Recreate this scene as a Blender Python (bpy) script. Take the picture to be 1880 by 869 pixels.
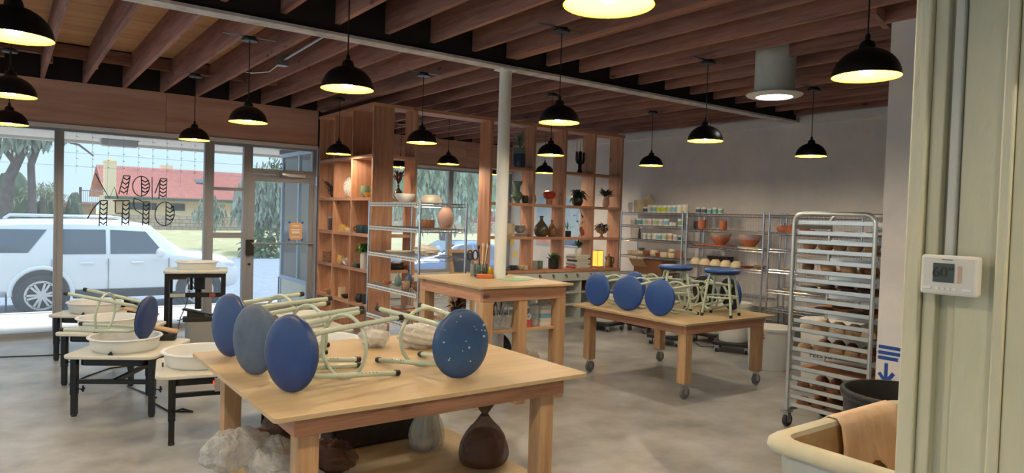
import bpy, math, random
from mathutils import Vector, Matrix
R = math.radians
for o in list(bpy.data.objects): bpy.data.objects.remove(o)
S = bpy.context.scene
C = S.collection
rnd = random.Random(7)

# ---------------------------------------------------------------- camera
cam = bpy.data.cameras.new('camera'); co = bpy.data.objects.new('camera', cam); C.objects.link(co)
yaw, pit, rol = R(36.365), R(-1.668), R(1.772)
fw = Vector((math.sin(yaw)*math.cos(pit), math.cos(yaw)*math.cos(pit), math.sin(pit)))
rt = Vector((math.cos(yaw), -math.sin(yaw), 0)); up = rt.cross(fw)
r2 = rt*math.cos(rol) + up*math.sin(rol); u2 = up*math.cos(rol) - rt*math.sin(rol)
co.matrix_world = Matrix(((r2.x, u2.x, -fw.x, 0), (r2.y, u2.y, -fw.y, 0), (r2.z, u2.z, -fw.z, 1.55), (0, 0, 0, 1)))
cam.sensor_width = 36; cam.lens = 36*1265/1880; cam.clip_start = .05; cam.clip_end = 500
S.camera = co

# ---------------------------------------------------------------- sky, sun, exposure
def lin(c):
    c = c/255.0
    return c/12.92 if c <= .04045 else ((c+.055)/1.055)**2.4
def rgb(t): return (lin(t[0]), lin(t[1]), lin(t[2]), 1)
W = bpy.data.worlds.new('sky'); S.world = W; W.use_nodes = True
nt = W.node_tree; nt.nodes.clear()
wo = nt.nodes.new('ShaderNodeOutputWorld'); bg = nt.nodes.new('ShaderNodeBackground')
tc = nt.nodes.new('ShaderNodeTexCoord'); sx = nt.nodes.new('ShaderNodeSeparateXYZ'); cr = nt.nodes.new('ShaderNodeValToRGB')
nt.links.new(tc.outputs['Generated'], sx.inputs[0]); nt.links.new(sx.outputs['Z'], cr.inputs[0])
cr.color_ramp.elements[0].position = 0; cr.color_ramp.elements[0].color = (.27, .33, .365, 1)
cr.color_ramp.elements[1].position = .55; cr.color_ramp.elements[1].color = (.36, .47, .60, 1)
e = cr.color_ramp.elements.new(.12); e.color = (.27, .36, .42, 1)
nt.links.new(cr.outputs[0], bg.inputs[0]); bg.inputs[1].default_value = 1.75
nt.links.new(bg.outputs[0], wo.inputs[0])
sl = bpy.data.lights.new('sun', 'SUN'); sl.energy = 2.5; sl.angle = R(14); sl.color = (1, .95, .88)
so = bpy.data.objects.new('sun', sl); C.objects.link(so)
so.rotation_euler = Vector((.25, .36, .9)).to_track_quat('Z', 'Y').to_euler()
so.location = (-3, 6, 20)
S.view_settings.view_transform = 'Standard'; S.view_settings.look = 'None'
S.view_settings.exposure = 0.94; S.view_settings.gamma = 1; S.view_settings.use_curve_mapping = False
LAMP = 290.0
S.cycles.max_bounces = 7; S.cycles.diffuse_bounces = 4; S.cycles.glossy_bounces = 2; S.cycles.transmission_bounces = 3; S.cycles.transparent_max_bounces = 10

# ---------------------------------------------------------------- helpers
class B:
    def __init__(s, off=(0, 0, 0)): s.v = []; s.f = []; s.o = Vector(off)
    def add(s, vs, fs):
        n = len(s.v); s.v += [Vector(p)-s.o for p in vs]; s.f += [tuple(i+n for i in f) for f in fs]; return s
    def box(s, x0, x1, y0, y1, z0, z1):
        return s.add([(x0,y0,z0),(x1,y0,z0),(x1,y1,z0),(x0,y1,z0),(x0,y0,z1),(x1,y0,z1),(x1,y1,z1),(x0,y1,z1)],
                     [(0,3,2,1),(4,5,6,7),(0,1,5,4),(1,2,6,5),(2,3,7,6),(3,0,4,7)])
    def obox(s, c, ax, ay, az):
        c, ax, ay, az = map(Vector, (c, ax, ay, az)); vs = []
        for k in (-1, 1):
            for (i, j) in ((-1,-1),(1,-1),(1,1),(-1,1)): vs.append(c+ax*i+ay*j+az*k)
        return s.add(vs, [(0,3,2,1),(4,5,6,7),(0,1,5,4),(1,2,6,5),(2,3,7,6),(3,0,4,7)])
    def lathe(s, prof, n=16, c=(0, 0, 0), M=None, sx=1, sy=1):
        vs = []; idx = []; c = Vector(c)
        for (r, z) in prof:
            if r < 1e-6: idx.append([len(vs)]*n); vs.append(Vector((0, 0, z)))
            else:
                idx.append(list(range(len(vs), len(vs)+n)))
                vs += [Vector((r*math.cos(6.28318*k/n)*sx, r*math.sin(6.28318*k/n)*sy, z)) for k in range(n)]
        fs = []
        for a, b in zip(idx[:-1], idx[1:]):
            for k in range(n):
                q = (a[k], a[(k+1) % n], b[(k+1) % n], b[k]); t = []
                for i in q:
                    if i not in t: t.append(i)
                if len(t) > 2: fs.append(tuple(t))
        if M: vs = [M @ p for p in vs]
        return s.add([p+c for p in vs], fs)
    def cyl(s, p0, p1, r0, r1=None, n=12, cap=True):
        p0, p1 = Vector(p0), Vector(p1); r1 = r0 if r1 is None else r1
        d = (p1-p0).normalized(); a = d.orthogonal().normalized(); b = d.cross(a); vs = []
        for p, r in ((p0, r0), (p1, r1)): vs += [p+(a*math.cos(6.28318*k/n)+b*math.sin(6.28318*k/n))*r for k in range(n)]
        fs = [(k, (k+1) % n, n+(k+1) % n, n+k) for k in range(n)]
        if cap: fs += [tuple(range(n-1, -1, -1)), tuple(range(n, 2*n))]
        return s.add(vs, fs)
    def tube(s, pts, r, n=8, closed=False):
        pts = [Vector(p) for p in pts]; m = len(pts); vs = []; t0 = None
        for i, p in enumerate(pts):
            a = pts[(i-1) % m] if (closed or i > 0) else p; b = pts[(i+1) % m] if (closed or i < m-1) else p
            t = (b-a).normalized()
            if t0 is None: u = t.orthogonal().normalized()
            else: u = (u-t*u.dot(t)).normalized()
            t0 = t; w = t.cross(u); rr = r[i] if isinstance(r, (list, tuple)) else r
            vs += [p+(u*math.cos(6.28318*k/n)+w*math.sin(6.28318*k/n))*rr for k in range(n)]
        fs = []
        for i in range(m if closed else m-1):
            a, b = i*n, ((i+1) % m)*n
            fs += [(a+k, a+(k+1) % n, b+(k+1) % n, b+k) for k in range(n)]
        if not closed: fs += [tuple(range(n-1, -1, -1)), tuple(range((m-1)*n, m*n))]
        return s.add(vs, fs)
    def prism(s, poly, a, b, axis='z'):
        def P(u, v, w): return {'z': (u, v, w), 'y': (u, w, v), 'x': (w, u, v)}[axis]
        n = len(poly); vs = [P(u, v, a) for u, v in poly]+[P(u, v, b) for u, v in poly]
        fs = [tuple(range(n-1, -1, -1)), tuple(range(n, 2*n))]+[(k, (k+1) % n, n+(k+1) % n, n+k) for k in range(n)]
        return s.add(vs, fs)
    def rrect(s, x0, x1, y0, y1, z0, z1, r, k=4):
        return s.prism(rr(x0, x1, y0, y1, r, k), z0, z1)
    def ring(s, polys):
        n = len(polys[0]); vs = [p for q in polys for p in q]; fs = []
        for i in range(len(polys)-1): fs += [(i*n+k, i*n+(k+1) % n, (i+1)*n+(k+1) % n, (i+1)*n+k) for k in range(n)]
        return s.add(vs, fs)
    def blob(s, c, rx, ry, rz, n=14, m=9, amp=.12, seed=1, flat=None, freq=2.2):
        g = random.Random(seed); ph = [g.uniform(0, 6) for _ in range(6)]; vs = []; idx = []
        for i in range(m+1):
            th = math.pi*i/m; row = []
            for k in range(n):
                a = 6.28318*k/n; d = Vector((math.sin(th)*math.cos(a), math.sin(th)*math.sin(a), math.cos(th)))
                w = 1+amp*(math.sin(freq*d.x*2+ph[0])*math.cos(freq*d.y*2+ph[1])+.6*math.sin(freq*4*d.z+ph[2]+3*d.x)+.5*math.sin(freq*5*d.y+ph[3]+2*d.z)+.4*math.sin(freq*8*d.x+ph[4]-d.y*9))
                p = Vector((c[0]+d.x*rx*w, c[1]+d.y*ry*w, c[2]+d.z*rz*w))
                if flat is not None and p.z < flat: p.z = flat
                row.append(p)
            if i in (0, m): idx.append([len(vs)]*n); vs.append(row[0])
            else: idx.append(list(range(len(vs), len(vs)+n))); vs += row
        fs = []
        for a, b in zip(idx[:-1], idx[1:]):
            for k in range(n):
                t = []
                for q in (a[k], b[k], b[(k+1) % n], a[(k+1) % n]):
                    if q not in t: t.append(q)
                fs.append(tuple(t))
        return s.add(vs, fs)
    def leaf(s, p, d, L, w, sag=.2):
        p, d = Vector(p), Vector(d).normalized(); sd = d.cross(Vector((0, 0, 1)))
        if sd.length < .05: sd = Vector((1, 0, 0))
        sd.normalize(); m = p+d*L*.5+Vector((0, 0, .04*L)); q = p+d*L-Vector((0, 0, sag*L))
        return s.add([p, m+sd*w, q, m-sd*w, m-Vector((0, 0, .25*w))], [(0, 4, 1), (1, 4, 2), (2, 4, 3), (3, 4, 0)])
    def mesh(s, name, smooth=None):
        me = bpy.data.meshes.new(name); me.from_pydata([tuple(p) for p in s.v], [], s.f); me.update()
        if smooth:
            me.polygons.foreach_set('use_smooth', [True]*len(me.polygons)); me.set_sharp_from_angle(angle=R(smooth))
        return me
def rr(x0, x1, y0, y1, r, k=4):
    out = []
    for cx, cy, a in ((x1-r, y1-r, 0), (x0+r, y1-r, 90), (x0+r, y0+r, 180), (x1-r, y0+r, 270)):
        out += [(cx+r*math.cos(R(a+90*i/k)), cy+r*math.sin(R(a+90*i/k))) for i in range(k+1)]
    return out
def loc(L, seed): pass
def tag(o, label=None, cat=None, group=None, kind=None):
    for k, v in (('label', label), ('category', cat), ('group', group), ('kind', kind)):
        if v: o[k] = v
    return o
def thing(name, label, cat, p=(0, 0, 0), rz=0, group=None):
    o = bpy.data.objects.new(name, None); C.objects.link(o); o.location = p; o.rotation_euler = (0, 0, rz)
    o.empty_display_size = .1
    return tag(o, label, cat, group)
def part(name, b, m, parent=None, smooth=None, label=None, bevel=0):
    me = b if isinstance(b, bpy.types.Mesh) else b.mesh(name, smooth)
    o = bpy.data.objects.new(name, me); C.objects.link(o); o.parent = parent
    if m and not me.materials: me.materials.append(m)
    if label: o['label'] = label
    if bevel:
        md = o.modifiers.new('bevel', 'BEVEL'); md.width = bevel; md.segments = 2; md.limit_method = 'ANGLE'; md.angle_limit = R(50)
    return o
def solo(name, b, m, label, cat, p=(0, 0, 0), group=None, smooth=None, rz=0, bevel=0):
    o = part(name, b, m, None, smooth, bevel=bevel); o.location = p; o.rotation_euler = (0, 0, rz)
    return tag(o, label, cat, group)
def struct(name, b, m, parent=None, smooth=None):
    o = part(name, b, m, parent, smooth)
    if parent is None: o['kind'] = 'structure'
    return o
def copy_tree(o, parent=None):
    c = o.copy(); C.objects.link(c); c.parent = parent
    for ch in list(o.children): copy_tree(ch, c)
    return c
ORD = ['first', 'second', 'third', 'fourth', 'fifth', 'sixth', 'seventh', 'eighth', 'ninth', 'tenth', 'eleventh', 'twelfth', 'thirteenth', 'fourteenth']

# ---------------------------------------------------------------- materials
MATS = {}
def nodes(name):
    m = bpy.data.materials.new(name); m.use_nodes = True; MATS[name] = m
    t = m.node_tree; p = t.nodes['Principled BSDF']; return m, t, p
def N(t, typ, **kw):
    n = t.nodes.new(typ)
    for k, v in kw.items():
        if k in n.inputs.keys(): n.inputs[k].default_value = v
        else: setattr(n, k, v)
    return n
def mat(name, c, rough=.5, metal=0, c2=None, scale=8, bump=0, bscale=40, spec=.5, stretch=(1, 1, 1), emit=None, lo=.35, hi=.65, var=0, coat=0):
    m, t, p = nodes(name); L = t.links.new
    p.inputs['Roughness'].default_value = rough; p.inputs['Metallic'].default_value = metal
    p.inputs['Specular IOR Level'].default_value = spec; p.inputs['Base Color'].default_value = rgb(c)
    if coat: p.inputs['Coat Weight'].default_value = coat
    tcn = mp = None
    if c2 or bump:
        tcn = N(t, 'ShaderNodeTexCoord'); mp = N(t, 'ShaderNodeMapping'); mp.inputs['Scale'].default_value = stretch
        L(tcn.outputs['Object'], mp.inputs[0])
    out = None
    if c2:
        nz = N(t, 'ShaderNodeTexNoise', Scale=scale, Detail=5.0, Roughness=.6); L(mp.outputs[0], nz.inputs['Vector'])
        rp = N(t, 'ShaderNodeValToRGB'); rp.color_ramp.elements[0].color = rgb(c); rp.color_ramp.elements[1].color = rgb(c2)
        rp.color_ramp.elements[0].position = lo; rp.color_ramp.elements[1].position = hi
        L(nz.outputs['Fac'], rp.inputs[0]); out = rp.outputs[0]
    if var:
        oi = N(t, 'ShaderNodeObjectInfo'); mr = N(t, 'ShaderNodeMapRange'); mr.inputs['To Min'].default_value = 1-var; mr.inputs['To Max'].default_value = 1+var*.6
        L(oi.outputs['Random'], mr.inputs['Value']); hs = N(t, 'ShaderNodeHueSaturation'); L(mr.outputs[0], hs.inputs['Value'])
        if out: L(out, hs.inputs['Color'])
        else: hs.inputs['Color'].default_value = rgb(c)
        out = hs.outputs[0]
    if out: L(out, p.inputs['Base Color'])
    if bump:
        nb = N(t, 'ShaderNodeTexNoise', Scale=bscale, Detail=4.0); L(mp.outputs[0], nb.inputs['Vector'])
        bp = N(t, 'ShaderNodeBump', Strength=bump, Distance=.02); L(nb.outputs['Fac'], bp.inputs['Height']); L(bp.outputs[0], p.inputs['Normal'])
    if emit:
        p.inputs['Emission Color'].default_value = rgb(emit[0]); p.inputs['Emission Strength'].default_value = emit[1]
    return m
def wood(name, c, c2, ax, s=9, rough=.6, var=.12, knot=True):
    st = [1, 1, 1]; st['xyz'.index(ax)] = .07
    m, t, p = nodes(name); L = t.links.new; p.inputs['Roughness'].default_value = rough; p.inputs['Specular IOR Level'].default_value = .3
    tcn = N(t, 'ShaderNodeTexCoord'); oi = N(t, 'ShaderNodeObjectInfo'); ad = N(t, 'ShaderNodeVectorMath', operation='ADD')
    mu = N(t, 'ShaderNodeMath', operation='MULTIPLY'); mu.inputs[1].default_value = 37.0; L(oi.outputs['Random'], mu.inputs[0])
    L(tcn.outputs['Object'], ad.inputs[0]); L(mu.outputs[0], ad.inputs[1])
    mp = N(t, 'ShaderNodeMapping'); mp.inputs['Scale'].default_value = st; L(ad.outputs[0], mp.inputs[0])
    n1 = N(t, 'ShaderNodeTexNoise', Scale=s*2.2, Detail=6.0, Roughness=.62, Distortion=.5); L(mp.outputs[0], n1.inputs['Vector'])
    n2 = N(t, 'ShaderNodeTexNoise', Scale=s*14, Detail=2.0); L(mp.outputs[0], n2.inputs['Vector'])
    mx = N(t, 'ShaderNodeMath', operation='MULTIPLY_ADD'); mx.inputs[1].default_value = .3; L(n2.outputs['Fac'], mx.inputs[0]); L(n1.outputs['Fac'], mx.inputs[2])
    rp = N(t, 'ShaderNodeValToRGB'); rp.color_ramp.elements[0].color = rgb(c2); rp.color_ramp.elements[1].color = rgb(c)
    rp.color_ramp.elements[0].position = .42; rp.color_ramp.elements[1].position = .78; L(mx.outputs[0], rp.inputs[0])
    mr = N(t, 'ShaderNodeMapRange'); mr.inputs['To Min'].default_value = 1-var; mr.inputs['To Max'].default_value = 1+var*.5
    L(oi.outputs['Random'], mr.inputs['Value']); hs = N(t, 'ShaderNodeHueSaturation'); L(mr.outputs[0], hs.inputs['Value']); L(rp.outputs[0], hs.inputs['Color'])
    col = hs.outputs[0]
    if knot:
        st2 = [3.2, 3.2, 3.2]; st2['xyz'.index(ax)] = 1.4
        m2 = N(t, 'ShaderNodeMapping'); m2.inputs['Scale'].default_value = st2; L(ad.outputs[0], m2.inputs[0])
        vo = N(t, 'ShaderNodeTexVoronoi', Scale=1.6); L(m2.outputs[0], vo.inputs['Vector'])
        r3 = N(t, 'ShaderNodeValToRGB'); r3.color_ramp.elements[0].position = .05; r3.color_ramp.elements[1].position = .12
        r3.color_ramp.elements[0].color = (.35, .3, .28, 1); r3.color_ramp.elements[1].color = (1, 1, 1, 1); L(vo.outputs['Distance'], r3.inputs[0])
        mm = N(t, 'ShaderNodeMix', data_type='RGBA', blend_type='MULTIPLY'); mm.inputs['Factor'].default_value = .8
        L(col, mm.inputs[6]); L(r3.outputs[0], mm.inputs[7]); col = mm.outputs[2]
    L(col, p.inputs['Base Color'])
    bp = N(t, 'ShaderNodeBump', Strength=.15, Distance=.004); L(n1.outputs['Fac'], bp.inputs['Height']); L(bp.outputs[0], p.inputs['Normal'])
    return m
def film(name, c, a=.5, rough=.15, bump=.6, bs=18):
    m, t, p = nodes(name); L = t.links.new; p.inputs['Base Color'].default_value = rgb(c); p.inputs['Roughness'].default_value = rough
    p.inputs['Alpha'].default_value = a
    tcn = N(t, 'ShaderNodeTexCoord'); nb = N(t, 'ShaderNodeTexNoise', Scale=bs, Detail=5.0, Distortion=1.5); L(tcn.outputs['Object'], nb.inputs['Vector'])
    bp = N(t, 'ShaderNodeBump', Strength=bump, Distance=.03); L(nb.outputs['Fac'], bp.inputs['Height']); L(bp.outputs[0], p.inputs['Normal'])
    return m
def pane(name, tint=(245, 250, 252), k=.06):
    m, t, p = nodes(name); t.nodes.remove(p); L = t.links.new
    o = t.nodes['Material Output']; tr = N(t, 'ShaderNodeBsdfTransparent'); tr.inputs[0].default_value = rgb(tint)
    gl = N(t, 'ShaderNodeBsdfGlossy', Roughness=.02); fr = N(t, 'ShaderNodeFresnel', IOR=1.25); mx = N(t, 'ShaderNodeMixShader')
    L(fr.outputs[0], mx.inputs[0]); L(tr.outputs[0], mx.inputs[1]); L(gl.outputs[0], mx.inputs[2])
    tl = N(t, 'ShaderNodeBsdfTranslucent'); tl.inputs[0].default_value = (.9, .93, .95, 1); m2 = N(t, 'ShaderNodeMixShader'); m2.inputs[0].default_value = k   # translucent share lays a glare-like veil over the view
    L(mx.outputs[0], m2.inputs[1]); L(tl.outputs[0], m2.inputs[2]); L(m2.outputs[0], o.inputs[0])
    return m
M = MATS
for ax in 'xyz':
    wood('fir_'+ax, (204, 156, 126), (164, 114, 88), ax)          # shelving and table timber
    wood('joist_'+ax, (172, 126, 112), (122, 84, 76), ax, 7, .75, .22)
    wood('pine_'+ax, (200, 166, 128), (170, 130, 96), ax, 8)
wood('ply_table', (200, 178, 142), (184, 158, 120), 'x', 3, .45, .03, False)
wood('ply_header', (206, 166, 146), (180, 134, 114), 'x', 2.2, .6, .05, False)
wood('ply_deck', (206, 156, 104), (178, 124, 78), 'x', 3, .7, .08)
wood('driftwood', (150, 112, 92), (110, 78, 62), 'x', 8)
mat('concrete', (186, 189, 193), .33, c2=(134, 134, 134), scale=2.2, bump=.06, bscale=5, lo=.3, hi=.7)
mat('stem', (150, 148, 138), .8, c2=(112, 112, 104), scale=3, bump=.4, bscale=12)
mat('sidewalk', (212, 200, 190), .85, c2=(196, 184, 174), scale=3)
mat('asphalt', (150, 158, 172), .9, c2=(128, 136, 150), scale=6)
mat('verge', (192, 178, 140), .95, c2=(164, 162, 112), scale=1.5, bump=.6, bscale=20)
mat('plaster', (228, 223, 220), .7, c2=(216, 211, 208), scale=2.5, bump=.05, bscale=30)
mat('painted', (214, 210, 184), .5, c2=(198, 194, 166), scale=5, bump=.5, bscale=14, stretch=(1, 1, .25))
mat('white_trim', (228, 226, 222), .5)
mat('white_paint', (206, 208, 200), .5, c2=(194, 196, 188), scale=4)
mat('alu_frame', (152, 153, 158), .45, .15)
mat('blue_frame', (150, 176, 205), .4, .2)
mat('dark_deck', (40, 34, 34), .9)
mat('steel_beam', (216, 212, 212), .6, 0, c2=(168, 164, 166), scale=6, bump=.3, bscale=20)
mat('column_paint', (236, 236, 230), .45)
mat('black_metal', (20, 20, 22), .38)
mat('black_plastic', (24, 25, 28), .45)
mat('lamp_yellow', (230, 188, 36), .8, spec=.15)
mat('bulb', (255, 250, 225), .3, emit=((255, 243, 222), LAMP))
mat('tube_green', (190, 203, 186), .32, coat=.3)
mat('seat_blue', (18, 46, 106), .4, c2=(26, 58, 120), scale=5)
mat('seat_faded', (54, 74, 102), .5, c2=(76, 92, 116), scale=6)
mat('seat_spot', (28, 62, 116), .42, c2=(44, 80, 132), scale=4)
mat('clay_spot', (170, 182, 196), .7)
mat('seat_bright', (32, 76, 156), .4, c2=(26, 66, 142), scale=5)
mat('cream_plastic', (226, 222, 206), .4, c2=(212, 208, 192), scale=5)
mat('white_plastic', (232, 232, 228), .4)
mat('grey_plastic', (196, 198, 192), .45, c2=(182, 184, 176), scale=3)
mat('chrome', (212, 216, 224), .22, 1)
mat('galv', (170, 174, 178), .35, .9)
mat('alu', (214, 216, 212), .32, .85)
mat('rubber', (48, 48, 50), .7)
mat('grey_rubber', (110, 112, 114), .6)
mat('clay_dark', (78, 58, 50), .7, c2=(58, 42, 38), scale=6)
mat('clay_tan', (186, 152, 116), .8, c2=(160, 124, 92), scale=7)
mat('clay_cream', (226, 212, 180), .75, c2=(208, 192, 158), scale=6)
mat('clay_brown', (138, 96, 70), .8, c2=(110, 74, 54), scale=7)
mat('terracotta', (184, 112, 82), .8, c2=(158, 92, 66), scale=6)
mat('terra_red', (164, 80, 62), .6)
mat('celadon', (110, 136, 122), .3, c2=(84, 110, 98), scale=5)
mat('glaze_teal', (34, 62, 72), .25)
mat('glaze_green', (60, 80, 62), .25, c2=(96, 66, 50), scale=4)
mat('glaze_red', (160, 50, 36), .2)
mat('glaze_brown', (110, 62, 46), .25, c2=(140, 110, 70), scale=3)
mat('glaze_black', (36, 36, 40), .3)
mat('glaze_blue', (58, 74, 104), .3)
mat('glaze_yellow', (206, 170, 84), .35)
mat('glaze_white', (226, 224, 218), .3)
mat('glaze_grey', (150, 150, 148), .4)
mat('glaze_pink', (196, 160, 146), .4)
mat('leaf', (54, 96, 46), .5, c2=(84, 128, 58), scale=8)
mat('leaf_dark', (30, 50, 32), .5, c2=(50, 74, 40), scale=8)
mat('leaf_grey', (112, 134, 116), .6, c2=(140, 156, 134), scale=8)
mat('leaf_out', (156, 172, 134), .7, c2=(184, 190, 160), scale=2)
mat('leaf_euc', (158, 166, 148), .7, c2=(130, 142, 122), scale=2)
mat('leaf_hill', (110, 158, 120), .8, c2=(88, 136, 100), scale=.6)
mat('hedge', (84, 100, 74), .8, c2=(58, 74, 56), scale=3, bump=.8, bscale=9)
mat('bark', (112, 98, 92), .9, c2=(86, 74, 70), scale=5, bump=.6, bscale=14)
mat('twig', (64, 50, 46), .8)
mat('dried', (150, 84, 64), .8)
mat('house_yellow', (252, 226, 184), .85)
mat('roof_red', (214, 148, 134), .8, c2=(190, 124, 112), scale=3, stretch=(1, 2, 1))
mat('roof_trim', (74, 104, 90), .7)
mat('dark_glass', (52, 58, 66), .15)
mat('car_white', (232, 238, 242), .22, coat=.6)
mat('car_blue', (96, 118, 158), .22, .2, coat=.6)
mat('car_glass', (66, 84, 100), .06, spec=.8)
mat('tyre', (56, 58, 66), .85)
mat('rim', (200, 206, 212), .3, .6)
mat('head_lamp', (225, 230, 235), .1, coat=1)
mat('tail_lamp', (206, 50, 44), .2)
mat('soffit', (216, 212, 206), .8)
mat('ink', (34, 40, 52), .6)
mat('poster', (222, 176, 130), .7)
mat('poster_text', (245, 238, 226), .7)
mat('tape_blue', (28, 84, 178), .6, c2=(18, 60, 140), scale=60, stretch=(1, 1, 1))
mat('lcd', (60, 66, 54), .2)
mat('lcd_ink', (22, 24, 20), .5)
mat('thermo', (214, 212, 204), .45)
mat('cardboard', (190, 158, 122), .8)
mat('card_dark', (120, 84, 60), .8)
mat('paper_green', (150, 196, 164), .7)
mat('paper', (226, 222, 210), .7)
mat('sponge', (216, 120, 78), .9)
mat('mustard', (206, 168, 40), .5)
mat('red', (200, 46, 40), .4)
mat('pink_box', (196, 88, 100), .4)
mat('wicker', (168, 116, 76), .8, c2=(110, 72, 46), scale=40)
mat('cloth_tan', (240, 212, 182), .8, c2=(222, 188, 152), scale=5, bump=.5, bscale=9)
mat('cloth_white', (216, 210, 200), .8)
mat('bin_cream', (218, 214, 190), .5, c2=(206, 198, 168), scale=5)
mat('bin_dirt', (206, 186, 146), .7, c2=(176, 142, 98), scale=4)
mat('black_can', (30, 32, 36), .35, c2=(42, 44, 50), scale=12)
mat('salt_lamp', (255, 180, 70), .4, emit=((255, 170, 70), .9))
mat('brass', (130, 112, 86), .3, .8)
mat('canvas_blue', (150, 186, 220), .7, c2=(186, 210, 232), scale=1.6)
mat('canvas_red', (206, 150, 140), .7, c2=(226, 190, 180), scale=8)
mat('canvas_navy', (110, 132, 176), .7)
mat('dot', (246, 206, 110), .6)
mat('diffuser', (255, 255, 250), .4, emit=((255, 252, 240), 5.0))
mat('wood_box', (74, 66, 58), .8, c2=(54, 48, 44), scale=6)
mat('switch_red', (200, 60, 40), .3, emit=((220, 70, 40), .6))
mat('sticker', (190, 190, 180), .6)
mat('flower', (96, 58, 58), .8)
mat('candle', (214, 196, 150), .5)
mat('roller', (168, 108, 66), .6)
mat('barrel_label', (236, 234, 226), .6)
for nm, c in (('jl_teal', (120, 178, 176)), ('jl_lime', (196, 206, 70)), ('jl_blue', (130, 190, 214)), ('jl_sage', (176, 196, 170)), ('jl_pink', (206, 176, 168)), ('jl_navy', (70, 84, 110)), ('jl_grey', (190, 192, 186)), ('jl_cream', (222, 214, 190)), ('jl_green', (130, 160, 130)), ('jl_brown', (190, 160, 132))):
    mat(nm, c, .5)
film('film_clear', (236, 238, 236), .34)
film('film_white', (246, 243, 238), .6, .12, .9, 26)
film('film_brown', (112, 78, 64), .72, .14, .8, 14)
film('film_tank', (226, 230, 228), .3, .1, .1)
pane('glass', k=.09); pane('jar_glass', (232, 238, 236), .05)
# ================================================================ STRUCTURE
XR, YF, YF2, XL, YB = 8.2, 9.5, 11.2, -4.0, -4.0
b = B().box(XL, 3.58, YB, 9.58, -.12, 0).box(3.58, XR, YB, 11.28, -.12, 0); struct('floor', b, M['concrete'])
# ceiling deck, joists, blocking, plywood sheets
ceil = struct('ceiling', B().box(XL, 3.6, YB, 9.6, 3.25, 3.3).box(3.6, XR+.1, YB, 11.3, 3.25, 3.3), M['dark_deck'])  # black paper at the front; behind the beam the dark colour stands for shade
for i in range(3):
    for j in range(2):
        part('deck_sheet', B().box(-1.9+i*1.63+.003, -1.9+(i+1)*1.63-.003, 5.12+j*1.8+.003, 5.12+(j+1)*1.8-.003, 3.235, 3.25), M['ply_deck'], ceil)
def joist(x, y0, y1, w=.04): part('joist', B().box(x-w/2, x+w/2, y0, y1, 2.95, 3.234), M['joist_y'], ceil)
for k in range(-9, 20):
    x = .327+.4064*k
    if k == 8:
        for q in range(3):
            joist(x-.042+.042*q, 5.1, 9.49 if q < 1 else 11.19); joist(x-.002+.042*q, YB+.02, 5.0)
        continue
    joist(x, 5.1, 9.49 if x < 3.6 else 11.19)
    if x+.045 < 8.15: joist(x+.045, YB+.02, 5.0)
    if -3 < k < 19 and k != 7:
        yb = 8.8 if x < 3.4 else 10.3
        part('blocking', B().box(x+.021, x+.385, yb, yb+.04, 3.10, 3.234), M['joist_x'], ceil)
        part('cripple', B().box(x+.021, x+.06, yb-.16, yb-.06, 3.0, 3.234), M['joist_z'], ceil)
part('blocking', B().obox((4.78, 2.35, 3.08), (.2, .05, 0), (.005, -.02, 0), (0, 0, .13)), M['joist_x'], ceil)
t = thing('steel_beam', 'long grey steel beam crossing the ceiling above the white column', 'beam', (0, 5.045, 2.862))
part('lower_flange', B((0, 5.045, 2.862)).box(XL+.02, XR-.02, 4.975, 5.115, 2.862, 2.884), M['steel_beam'], t)
part('web', B((0, 5.045, 2.862)).box(XL+.02, XR-.02, 5.03, 5.06, 2.8845, 3.234), M['dark_deck'], t, label='black beam web')  # web darker than the flange
t = thing('support_column', 'round white painted steel column rising through the counter to the beam', 'column', (3.60, 5.06, 0))
part('pole', B().cyl((0, 0, .012), (0, 0, 2.85), .055, n=24), M['column_paint'], t, 40)
part('cap_plate', B().box(-.08, .08, -.07, .07, 2.85, 2.861), M['column_paint'], t)
part('base_plate', B().box(-.09, .09, -.09, .09, .0, .012), M['steel_beam'], t)

# front wall: header panels
wf = struct('wall_front', B().box(XL, 3.58, 9.515, 9.6, 2.45, 3.25).box(3.58, XR, 11.215, 11.3, 2.44, 3.25).box(3.6, XR, 11.2, 11.3, 0.001, .45).box(3.58, 3.64, 9.6, 11.2, 2.44, 3.25), M['dark_deck'])
for x0, x1 in ((-3.98, -3.28), (-3.28, -.84), (-.84, 1.6), (1.6, 3.545)): part('panel', B().box(x0+.002, x1-.002, 9.495, 9.515, 2.452, 2.95), M['ply_header'], wf)
for x0, x1 in ((3.65, 5.4), (5.4, 7.1), (7.1, 8.18)): part('panel', B().box(x0+.002, x1-.002, 11.195, 11.215, 2.442, 2.95), M['ply_header'], wf)
part('panel', B().box(3.645, 8.19, 11.185, 11.199, .01, .46), M['white_paint'], wf)
struct('trim_1', B().box(XL, 3.54, 9.47, 9.56, 2.405, 2.45), M['white_trim'])
struct('trim_2', B().box(3.66, 8.19, 11.17, 11.26, 2.395, 2.44), M['white_trim'])
def window(n, x0, x1, z0, z1, y, w=(.05, .05, .05, .05), bars=(), m='alu_frame', d=.045):
    l, r, bo, to = w
    b = B().box(x0, x0+l, y-d, y+d, z0, z1).box(x1-r, x1, y-d, y+d, z0, z1).box(x0+l, x1-r, y-d, y+d, z0, z0+bo).box(x0+l, x1-r, y-d, y+d, z1-to, z1)
    for (za, zb) in bars: b.box(x0+l, x1-r, y-d*.9, y+d*.9, za, zb)
    o = struct('window_%d' % n, b, M[m]); zs = [z0+bo]+[q for ab in bars for q in ab]+[z1-to]
    for i in range(0, len(zs), 2): part('pane', B().box(x0+l, x1-r, y-.004, y+.004, zs[i], zs[i+1]), M['glass'], o)
    return o
window(1, -3.9, .48, .0, 2.405, 9.55, (.05, .03, .06, .03))
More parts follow.
